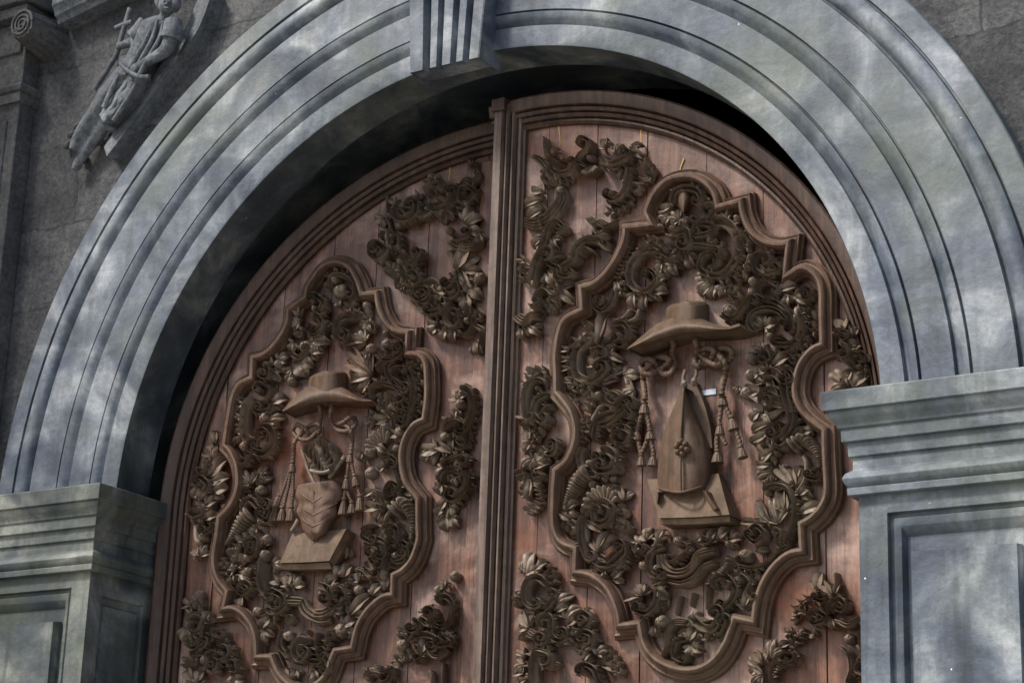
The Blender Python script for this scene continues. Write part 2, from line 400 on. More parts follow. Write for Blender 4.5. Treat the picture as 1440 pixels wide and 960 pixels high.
# church wall: one rough ashlar sheet with the arched opening
w_ = MB(); xs = np.r_[np.linspace(-4, -1.33, 14), np.linspace(-1.3, 1.3, 81), np.linspace(1.33, 4, 14)]
G = []
for x in xs:
    zb = math.sqrt(max(0, 1.30**2 - x * x)) if abs(x) <= 1.3 else 0.0
    zb = zb if abs(x) < 1.3 else -Z0 / S - .02
    G.append([U(x, .03, z) for z in np.linspace(zb, 4.2, 12)])
w_.grid(G)
wall = w_.build('church_wall', M_WALL, None, 0, 'dark rough ashlar stone wall of the church around the arch', 'wall')
wall.location = (0, 0, Z0)
# inside of the church behind the door: dark room
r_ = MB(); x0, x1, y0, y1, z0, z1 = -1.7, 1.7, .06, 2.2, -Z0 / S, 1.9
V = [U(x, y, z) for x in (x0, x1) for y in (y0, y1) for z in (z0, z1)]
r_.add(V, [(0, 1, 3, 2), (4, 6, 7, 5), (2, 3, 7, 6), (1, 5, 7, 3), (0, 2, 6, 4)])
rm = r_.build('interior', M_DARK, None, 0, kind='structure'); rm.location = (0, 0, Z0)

# the arch
arch = thing('stone_arch', 'moulded round stone arch in mottled blue grey paint over the carved door', 'arch', loc=(0, 0, Z0))
def arc_lathe(prof, a0, a1, n, foot=0.0):
    """prof rows (radius, y); sweeps from angle a0 to a1 about the y axis through the springing"""
    G = []
    th = np.linspace(a0, a1, n)
    for a in th: G.append([U(r * math.cos(a), y, r * math.sin(a)) for r, y in prof])
    if foot:
        G = [[U(r * (1 if math.cos(a0) > 0 else -1), y, -foot) for r, y in prof]] + G + [[U(r * (1 if math.cos(a1) > 0 else -1), y, -foot) for r, y in prof]]
    return G
prof = [(1.000, .0), (1.004, -.003), (1.050, -.003), (1.052, .010), (1.057, .007), (1.064, -.003), (1.072, -.011), (1.082, -.014), (1.0835, .003), (1.086, .003),
        (1.088, -.011), (1.155, -.011), (1.157, .004), (1.162, .001), (1.170, -.011), (1.178, -.019), (1.188, -.022), (1.1893, -.004), (1.192, -.004),
        (1.194, -.019), (1.283, -.019), (1.285, .002), (1.290, -.001), (1.295, -.018), (1.302, -.030), (1.314, -.036), (1.327, -.032), (1.336, -.020),
        (1.3383, .0), (1.3422, .0), (1.344, -.021), (1.389, -.021), (1.392, -.017), (1.393, .06)]
prof = [(r, y * .62 if y < 0 else y) for r, y in prof]
mb = MB(); mb.grid(arc_lathe(prof, 0, math.pi, 160, .02))
# joints between voussoirs are left to the paint; the ring is one plastered piece
mb.build('archivolt', M_ARCH, arch, 32)
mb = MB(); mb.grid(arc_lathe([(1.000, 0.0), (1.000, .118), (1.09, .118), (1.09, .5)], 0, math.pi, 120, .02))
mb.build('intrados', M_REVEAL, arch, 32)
# keystone with four flutes
kx, kb, kt, ky = -.042, .957, 1.50, -.058
mb = MB(); prof_k = [(-1, .05), (-1, 0), (-.98, -.004), (-.62, -.004), (-.56, .022), (-.50, .016), (-.40, -.004), (-.22, -.004), (-.18, .018), (-.12, .014), (-.05, -.004),
                     (.18, -.004), (.22, .018), (.27, .014), (.36, -.004), (.54, -.004), (.58, .020), (.66, .012), (.72, -.002), (.97, -.002), (1, 0), (1, .05)]
G = []
for k in range(13):
    t = k / 12; z = kb + (kt - kb) * t; hw = .096 + .034 * t + .008 * t * t
    G.append([U(kx + a * hw, (ky if .05 > yy else ky) + (yy if yy < .05 else .09), z) for a, yy in prof_k])
mb.grid(G)
und = [(q[0], q[1], q[2]) for q in G[0]]; back = [(q[0], .02 * S, q[2] + .012 * S) for q in G[0]]
mb.grid([und, back])
mb.build('keystone', M_ARCH, arch, 30)

HO, PY, PX1 = .981, -.081, 1.42
imp = [(.031, -.06), (.031, .052), (.029, .054), (-.008, .052), (-.010, .045), (-.016, .0445), (-.024, .039), (-.032, .032), (-.040, .030), (-.042, .0255), (-.066, .0245),
       (-.068, .016), (-.094, .0145), (-.096, .008), (-.120, .008), (-.122, .012), (-.128, .020), (-.138, .0245), (-.148, .021), (-.155, .013), (-.156, .017),
       (-.170, .0165), (-.172, .0)]
def ring(mb, rects, y_of, plane, sgn):
    """nested rectangles -> stepped panel; rect = (u0, u1, v0, v1, depth)"""
    P = []
    for (u0, u1, v0, v1, dp) in rects:
        c = [(u0, v0), (u1, v0), (u1, v1), (u0, v1)]
        P.append([(U(sgn * u, y_of + dp, v) if plane == 'front' else U(sgn * (HO + dp), u, v)) for u, v in c])
    mb.grid(P, cv=True)
    mb.add(P[-1], [(0, 1, 2, 3)])
def pier(sgn, label):
    t = thing('stone_pier', label, 'pier', 'piers carrying the arch', (sgn * 1.2 * S, 0, 0))
    off = Vector((-sgn * 1.2 * S, 0, Z0))
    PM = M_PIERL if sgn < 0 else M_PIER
    mb = MB(); G = []
    for z, p in imp:
        G.append([U(sgn * (HO - p), .15, z), U(sgn * (HO - p), PY - p, z), U(sgn * (PX1 + p), PY - p, z), U(sgn * (PX1 + p), .05, z)])
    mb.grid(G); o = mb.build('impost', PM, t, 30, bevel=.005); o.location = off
    mb = MB(); zt, zb = -.170, -Z0 / S
    ring(mb, [(HO, PX1, zb, zt, 0), (1.038, 1.335, -1.9, -.206, 0), (1.040, 1.333, -1.898, -.208, .012), (1.046, 1.327, -1.892, -.214, .012), (1.050, 1.323, -1.888, -.218, .006),
              (1.062, 1.311, -1.876, -.232, .010), (1.068, 1.305, -1.87, -.250, .026), (1.083, 1.29, -1.855, -.282, .026), (1.085, 1.288, -1.853, -.285, -.002)], PY, 'front', sgn)
    mb.grid([[U(sgn * PX1, PY, zb), U(sgn * PX1, PY, zt)], [U(sgn * PX1, .05, zb), U(sgn * PX1, .05, zt)]])
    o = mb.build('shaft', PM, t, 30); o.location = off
    mb = MB()
    ring(mb, [(PY, .15, zb, zt, 0), (-.035, .115, -1.9, -.222, 0), (-.033, .113, -1.898, -.224, .010), (-.022, .102, -1.885, -.240, .014), (-.018, .098, -1.88, -.245, .004)], 0, 'side', sgn)
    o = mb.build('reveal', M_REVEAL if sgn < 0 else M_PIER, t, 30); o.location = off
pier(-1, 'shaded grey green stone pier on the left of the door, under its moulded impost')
pier(1, 'bright blue grey stone pier on the right covering the edge of the door')

# pilaster with a scrolled capital at the upper left
xw = pt((50, 150), .03)[0]; d = rays((27, 145))[0]; yf = CAMC[1] + d[1] * (xw - CAMC[0]) / d[0]
pil = thing('pilaster', 'dark stone pilaster with scrolled capital beside the carved standing figure', 'pilaster', loc=((xw - .15) * S, 0, 0))
poff = Vector((-(xw - .15) * S, 0, Z0))
mb = MB()
zb_, zt_ = -Z0 / S, 1.9
mb.box((xw - .34) * S, xw * S, yf * S, .03 * S, zb_ * S, zt_ * S)
mb.box((xw - .30) * S, (xw - .035) * S, (yf - .006) * S, (yf + .02) * S, zb_ * S, pt((12, 170), yf)[2] * S)
o = mb.build('shaft', M_DARKST, pil, 30, bevel=.006); o.location = poff
zn = pt((57, 128), yf)[2]
mb = MB(); G = []
for z, p in [(.036, 0), (.036, .012), (.030, .02), (.022, .024), (.012, .02), (.008, .012), (.006, .014), (-.02, .013), (-.022, .004), (-.03, .0)]:
    G.append([U(xw - .36 - p, .03, zn + z), U(xw - .36 - p, yf - p, zn + z), U(xw + p, yf - p, zn + z), U(xw + p, .03, zn + z)])
mb.grid(G); o = mb.build('necking', M_DARKST, pil, 30); o.location = poff
vc = pt((31, 34), yf - .06); vr = .040
mb = MB()                                           # bolster: ribbed roll running back to the wall, spiral face in front
G = []
for i, y in enumerate(np.linspace(vc[1], .03, 14)):
    u = i / 13; rad = vr * (1.0 + .45 * (u - .0) ** 1.0)
    G.append([U(vc[0] + rad * (1 + .05 * math.cos(14 * a)) * math.cos(a), y, vc[2] - .3 * (rad - vr) + rad * (1 + .05 * math.cos(14 * a)) * math.sin(a)) for a in np.linspace(0, 2 * math.pi, 84, endpoint=False)])
mb.grid(G, cv=True, cap0=True)
o = mb.build('bolster', M_DARKST, pil, 40); o.location = poff
mb = MB(); th = np.linspace(0, 5.5 * math.pi, 120); rr = vr * (1 - .86 * th / th[-1])
Q = np.stack([vc[0] + rr * np.cos(th), vc[2] + rr * np.sin(th), np.full(120, -vc[1] + .003)], 1) * S
rope(mb, Q, .0042 * S, 0, .6)
o = mb.build('volute', M_DARKST, pil, 60); o.location = poff
mb = MB(); za = vc[2] + vr
mb.box((xw - .45) * S, (xw + .03) * S, (vc[1] + .02) * S, .03 * S, (za + .002) * S, (za + .035) * S)
mb.box((xw - .45) * S, (xw + .045) * S, (vc[1] + .005) * S, .03 * S, (za + .037) * S, (za + .07) * S)
mb.box((xw - .45) * S, (xw - .01) * S, (vc[1] + .05) * S, .03 * S, (za - .09) * S, (za) * S)
o = mb.build('abacus', M_DARKST, pil, 30, bevel=.006); o.location = poff
# a length of cornice crossing the wall above
a_, b_ = pt((92, 24), -.02), pt((158, -8), -.02)
mb = MB(); G = []
for q in (a_ - (b_ - a_) * .15, b_ + (b_ - a_) * 3):
    G.append([U(q[0], y, q[2] + z) for y, z in ((.03, -.012), (-.02, -.012), (-.025, 0), (-.035, .006), (-.04, .02), (-.05, .03), (-.05, .06), (.03, .07))])
mb.grid(G, cap0=True, cap1=True)
o = mb.build('cornice', M_FIG, None, 30, 'short sloping strip of grey stone cornice at the top edge above the carved standing figure', 'cornice'); o.location = (0, 0, Z0)

# stone light blocker added unseen left of the view, to shade the left side
bt = MB(); bt.box(-2.6 * S, -2.05 * S, -.95 * S, .03 * S, 0, 9.6); bt.box(-2.64 * S, -2.01 * S, -1.0 * S, .03 * S, 0, .9); bt.box(-2.63 * S, -2.02 * S, -.98 * S, .03 * S, 9.6, 9.8)
bt.build('shade_block', M_WALL, None, 0, 'plain stone block added out of view to shade the left side of the arch', 'shade_block', bevel=.02)

# ------------------------------------------------------------------ carved figure on the wall
def loft(mb, fr, A, B, hA, hB, bulge, m=26, n=11, power=1.0, wave=0, back=0.0):
    A = catmull(A, 8); B = catmull(B, 8)
    f = lambda P: np.stack([np.interp(np.linspace(0, 1, m), np.linspace(0, 1, len(P)), P[:, k]) for k in (0, 1)], 1)
    A, B = f(A), f(B); G = np.zeros((m, n, 3))
    for j in range(n):
        t = j / (n - 1); s = np.linspace(0, 1, m)
        h = hA + (hB - hA) * t + bulge * math.sin(math.pi * t) ** power + wave * np.sin(s * 19) * math.sin(math.pi * t)
        q = fr.D(A * (1 - t) + B * t, h)
        G[:, j, 0] = q[:, 0]; G[:, j, 2] = q[:, 1]; G[:, j, 1] = -h * S
    mb.grid(G)
    bt = G.copy(); bt[:, :, 1] = -back * S
    lt = np.concatenate([G[0, :], G[1:, -1], G[-1, -2::-1], G[-2:0:-1, 0]]); lb = np.concatenate([bt[0, :], bt[1:, -1], bt[-1, -2::-1], bt[-2:0:-1, 0]])
    mb.grid(np.stack([lt, lb]), cv=True)
def tube(mb, fr, px, h, r, twist=0, taper=1.0, n=10, per=8, close=False):
    px = np.asarray(px, float); h = np.broadcast_to(np.asarray(h, float), (len(px),))
    q = fr.D(px, h); P = np.column_stack([q, h * S]); P = catmull(P, per)
    rope(mb, P, r * fr.mpp(px.mean(0)), twist, taper, n)
fig = thing('stone_figure', 'grey stone relief of a robed figure holding a cross staff, left of the arch', 'relief figure')
FW.place(fig)
def wnode(mb, px, h, radii):
    px = np.asarray(px, float); q = FW.D(px, h); P = np.column_stack([q, np.full(len(px), h * S)]); mp = FW.mpp(px.mean(0))
    P = catmull(np.column_stack([P, np.array(radii) * mp]), 6)
    for i in range(len(P) - 1):
        pass
    n = 10; Q = P[:, :3]; T = np.gradient(Q, axis=0); T /= np.linalg.norm(T, axis=1)[:, None]
    N = np.cross(T, [0, 0, 1.0]); N /= np.linalg.norm(N, axis=1)[:, None]; B = np.cross(N, T); G = np.zeros((len(Q), n, 3))
    for j in range(n):
        a = 2 * math.pi * j / n; X = Q + (N * math.cos(a) + B * math.sin(a)) * P[:, 3:4]; G[:, j] = np.stack([X[:, 0], -X[:, 2], X[:, 1]], 1)
    mb.grid(G, cv=True, cap0=True, cap1=True)
mb = MB()
wnode(mb, [(237, -8), (236, 2), (235, 12), (233, 20)], .075, [5, 10, 10.5, 6])                         # head
wnode(mb, [(234, 14), (231, 24), (229, 30)], .065, [6, 5.5, 8])                                          # neck
wnode(mb, [(229, 26), (224, 40), (212, 60), (200, 80), (190, 98), (182, 112)], .05, [10, 21, 20, 17, 18, 19])   # trunk
wnode(mb, [(211, 36), (203, 50), (188, 58), (169, 65), (164, 67)], .065, [8, 7, 6, 4.5, 4])              # arm to the staff
wnode(mb, [(244, 38), (240, 56), (232, 72), (212, 84), (192, 95), (187, 97)], .085, [8, 9, 8, 6.5, 5, 4])        # arm across the hip
wnode(mb, [(178, 108), (154, 136), (134, 160), (120, 178), (108, 196), (103, 212)], .05, [16, 14, 10, 8.5, 6.5, 6])   # near leg
wnode(mb, [(150, 166), (138, 188), (124, 208), (110, 230), (104, 240)], .03, [11, 9, 7, 6, 4.5])                 # far leg
bd = mb.build('body', M_FIG, fig, 60)
rmod = bd.modifiers.new('remesh', 'REMESH'); rmod.mode = 'VOXEL'; rmod.voxel_size = .0075; rmod.use_smooth_shade = True
sm = bd.modifiers.new('smooth', 'SMOOTH'); sm.iterations = 5; sm.factor = .5
mb = MB(); wnode(mb, [(226, -8), (225, 4), (228, 13)], .075, [5, 6, 3]); wnode(mb, [(247, -6), (247, 8), (243, 16)], .07, [5, 6, 4]); wnode(mb, [(236, -14), (236, -4), (236, 2)], .078, [9, 10, 7])
mb.build('hair', M_FIG, fig, 60)
mb = MB()
for dx, r_ in ((0, 2.2), (3.5, 1.8)):
    wnode(mb, [(231.5 + dx * 2, 2), (232 + dx * 2, 2.5)], .1, [1.6, 1.6])
wnode(mb, [(235, 2), (234.5, 7)], .099, [1.5, 2.2]); wnode(mb, [(231, 11), (237, 11.5)], .096, [1.2, 1.2])
mb.build('face', M_FIG, fig, 60)
mb = MB(); loft(mb, FW, [(170, 92), (155, 120), (140, 145), (137, 156)], [(213, 112), (196, 140), (176, 164), (150, 184)], .03, .035, .055, wave=.004)
mb.build('robe_skirt', M_FIG, fig, 50)
mb = MB(); loft(mb, FW, [(162, 80), (163, 92), (170, 104)], [(206, 74), (204, 96), (196, 120)], .04, .05, .05); mb.build('tunic', M_FIG, fig, 50)
for q, rr in (([(206, 30), (198, 44), (190, 54)], [9, 10.5, 11.5]), ([(243, 30), (243, 44), (240, 56)], [10, 12, 13.5])):
    mb = MB(); wnode(mb, q, .068 if q[0][0] < 230 else .082, rr); mb.build('sleeve', M_FIG, fig, 50)
mb = MB()
for i, q in enumerate(([(214, 30), (206, 56), (190, 84), (176, 106)], [(222, 28), (214, 56), (199, 84), (184, 110)], [(230, 30), (224, 56), (208, 84), (192, 112)], [(170, 100), (158, 124), (146, 152)], [(182, 110), (168, 136), (152, 164)], [(194, 112), (178, 142), (160, 170)])):
    wnode(mb, q, .090 if i < 3 else .082, [1.5, 3.0, 3.2, 2.4][:len(q)])
    mb.build('robe_fold', M_FIG, fig, 60); mb = MB()
mb = MB(); tube(mb, FW, [(168, 88), (180, 100), (196, 108), (210, 108)], .104, 2.6, 1); mb.build('belt', M_FIG, fig, 60)
mb = MB(); tube(mb, FW, [(183, 12), (173, 45), (164, 76), (150, 100), (133, 126)], .06, 3.0); tube(mb, FW, [(163, 40), (174, 35), (186, 31)], .062, 3.0)
mb.build('cross_staff', M_FIG, fig, 60)
mb = MB(); loft(mb, FW, [(283, -12), (262, 36), (240, 72), (208, 116), (172, 168), (146, 206)], [(299, -12), (280, 38), (254, 78), (222, 120), (186, 172), (150, 220)], .022, .05, .0)
mb.build('drapery_band', M_FIG, fig, 40)
for q, r_ in (((118, 168), 5), ((110, 178), 6), ((126, 190), 5), ((133, 178), 5), ((100, 190), 5), ((96, 205), 6), ((108, 206), 5), ((117, 222), 6), ((140, 200), 6)):
    mb = MB(); wnode(mb, [(q[0] - 1, q[1] - 1), q, (q[0] + 1, q[1] + 2)], .012, [r_ * .7, r_, r_ * .7])
    mb.build('cloud', M_FIG, fig, 60)

# ------------------------------------------------------------------ door leaves
def leaf(fr, sgn, label):
    t = thing('door_leaf', label, 'door', 'pair of carved door leaves'); fr.place(t)
    zb = -Z0 / S + .01; cx = -sgn * .95 + (.07 if sgn > 0 else 0)   # arch centre in leaf-local units
    mb = MB(); edges = np.linspace(0, .955, 8) + np.r_[0, rng.uniform(-.015, .015, 6), 0]
    for a, b in zip(edges[:-1], edges[1:]):
        u = np.linspace(a + .0011, b - .0011, 7); x = -sgn * u; dy = rng.uniform(-.0014, .0014)
        top = np.sqrt(np.maximum(.0, (.887 if sgn > 0 else .925)**2 - (x - cx) ** 2))
        top = np.maximum(top, zb + .1)
        F0 = [U(xx, dy, zb) for xx in x] + [U(xx, dy, zz) for xx, zz in zip(x[::-1], top[::-1])]
        B0 = [(p[0], .05 * S, p[2]) for p in F0]; n = len(F0)
        mb.add(F0 + B0, [tuple(range(n)), tuple(range(2 * n - 1, n - 1, -1))] + [(i, i + n, (i + 1) % n + n, (i + 1) % n) for i in range(n)])
    mb.build('boards', M_PANEL, t, 0)
    pr = [(.884, .01), (.884, -.010), (.890, -.016), (.895, -.014), (.897, -.006), (.900, -.018), (.907, -.023), (.909, -.014), (.912, -.026), (.919, -.030), (.921, -.020),
          (.925, -.034), (.930, -.037), (.952, -.039), (.957, -.036), (.957, .05)]
    pr = [(r + (-.038 if sgn > 0 else 0), y) for r, y in pr]
    G = []
    for a in np.linspace(0, math.pi / 2 + (.10 if sgn > 0 else 0), 70): G.append([U(cx + sgn * r * math.cos(a), y, r * math.sin(a)) for r, y in pr])
    G = [[U(cx + sgn * r, y, zb) for r, y in pr]] + G
    mb = MB(); mb.grid(G, cap0=True, cap1=True); mb.build('arched_rail', M_RIM, t, 30)
    return t
LEFT_LEAF = leaf(FL, -1, 'carved left door leaf with a leafy heart on a book inside its scrolled frame')
RIGHT_LEAF = leaf(FR, 1, 'carved right door leaf with a bishop mitre on a book inside its scrolled frame')
# meeting post on the right leaf
xl = FR.D([(684, 430)], .05)[0][0] / S; xr = FR.D([(734, 430)], .0)[0][0] / S; wd = xr - xl
pm = [(0, .03), (0, -.046), (.03, -.050), (.34, -.050), (.37, -.044), (.38, -.034), (.42, -.036), (.46, -.042), (.52, -.043), (.555, -.038), (.56, -.026), (.60, -.030), (.64, -.034), (.70, -.034),
      (.735, -.028), (.74, -.016), (.78, -.020), (.83, -.024), (.90, -.020), (.93, -.012), (1.0, -.010), (1.0, .01)]
mb = MB(); ztop = .908
mb.grid([[U(xl + a * wd, y, z) for a, y in pm] for z in np.linspace(-Z0 / S + .01, ztop, 8)], cap0=True, cap1=True)
mb.build('meeting_post', M_MULL, RIGHT_LEAF, 30)
mb = MB(); mb.box((xl - .004) * S, (xl + wd * .5) * S, -.058 * S, 0.02 * S, (ztop - .02) * S, (ztop + .012) * S); mb.build('post_cap', M_RIM, RIGHT_LEAF, 30, bevel=.004)
# outer stile of the left leaf beside the post
mb = MB()
q0 = FL.D([(661, 600)], .008)[0][0] / S
mb.box(q0 * S, (.96) * S, -.009 * S, .01 * S, (-Z0 / S + .012) * S, .86 * S); mb.build('stile', M_PANEL, LEFT_LEAF, 30, bevel=.006)

# scrolled cartouche mouldings: runs of curve between mitred corners
CART_R = [[(911, 313), (905, 300), (909, 286), (919, 267), (937, 250), (960, 244), (982, 247), (1000, 260), (1008, 274), (1011, 287)], [(1044, 279)],
          [(1047, 300), (1057, 322), (1075, 336), (1095, 340), (1112, 337)], [(1107, 383)],
          [(1127, 372), (1147, 382), (1157, 403), (1158, 440), (1159, 486)], [(1142, 494), (1127, 513), (1120, 540), (1123, 563), (1137, 583), (1162, 602)],
          [(1163, 640), (1165, 690), (1157, 713), (1142, 730), (1129, 738)], [(1131, 777)], [(1110, 781), (1090, 797), (1075, 820), (1066, 847), (1062, 878)], [(1034, 872)],
          [(1030, 884), (1022, 905), (1007, 927), (987, 941), (965, 945), (940, 940), (917, 927), (902, 907), (896, 880)], [(867, 883)],
          [(865, 864), (858, 843), (847, 825), (828, 811), (805, 807)], [(806, 773)], [(790, 767), (780, 757), (774, 738), (774, 710), (775, 685), (777, 659)],
          [(792, 647), (802, 627), (805, 605), (800, 582), (788, 564), (778, 553)], [(778, 530), (777, 500), (782, 467), (792, 446), (815, 433)], [(813, 401)],
          [(832, 396), (850, 380), (865, 357), (874, 335), (875, 317)], [(911, 313)]]
CART_L = [[(427, 416), (429, 404), (437, 390), (452, 372), (472, 365), (492, 373), (503, 391), (510, 411)], [(531, 409)],
          [(536, 435), (547, 455), (560, 463), (576, 465)], [(574, 494)], [(590, 496), (600, 508), (602, 530), (602, 560), (598, 591)],
          [(581, 600), (569, 622), (566, 647), (572, 675), (590, 699)], [(590, 740), (590, 760), (580, 788), (567, 803), (555, 810)], [(554, 838)],
          [(537, 842), (517, 860), (504, 883), (497, 913)], [(472, 917)], [(467, 929), (459, 950), (445, 964), (428, 972), (408, 966), (390, 950), (379, 926)], [(357, 926)],
          [(355, 895), (345, 872), (328, 858), (310, 859)], [(316, 832)], [(303, 815), (297, 790), (301, 757), (305, 726)], [(320, 710), (330, 687), (330, 660), (322, 638), (312, 627)],
          [(316, 600), (320, 577), (324, 557), (334, 538), (351, 529)], [(352, 500)], [(370, 495), (387, 478), (400, 455), (402, 434)], [(427, 416)]]
MPROF = ([-1, -1, -.9, -.82, -.78, -.66, -.45, -.2, .02, .15, .2, .42, .66, .74, .8, 1, 1], [None, .30, .40, .40, .58, .84, .98, 1, .94, .82, .66, .60, .66, .62, .42, .34, None])
def mould(fr, segs, parent, hw, H):
    pts = []
    prev = None
    for s_ in segs:
        P = np.array(([prev] if prev is not None else []) + s_, float)
        q = fr.D(P, H * .9)
        q = catmull(q, 8) if len(q) > 2 else q
        q, _ = resample(q, .014)
        pts += list(q[1:]) if prev is not None else list(q)
        prev = s_[-1]
    P = np.array(pts); n = len(P) - 1; P = P[:n]                        # closed loop
    e = np.roll(P, -1, 0) - P; e /= np.linalg.norm(e, axis=1)[:, None] + 1e-9; nn = np.stack([-e[:, 1], e[:, 0]], 1)
    n0 = np.roll(nn, 1, 0); den = 1 + (n0 * nn).sum(1); M_ = (n0 + nn) / np.maximum(den, .5)[:, None]
    a, b = MPROF; G = np.zeros((n, len(a), 3)); w = hw * S
    for j, (aj, bj) in enumerate(zip(a, b)):
        G[:, j, 0] = P[:, 0] + M_[:, 0] * aj * w; G[:, j, 2] = P[:, 1] + M_[:, 1] * aj * w; G[:, j, 1] = 0.002 if bj is None else -H * S * bj
    mb = MB(); mb.grid(G, cu=True); return mb.build('cartouche_moulding', M_MOULD, parent, 35)
mould(FR, CART_R, RIGHT_LEAF, .0195, .044)
mould(FL, CART_L, LEFT_LEAF, .0195, .044)

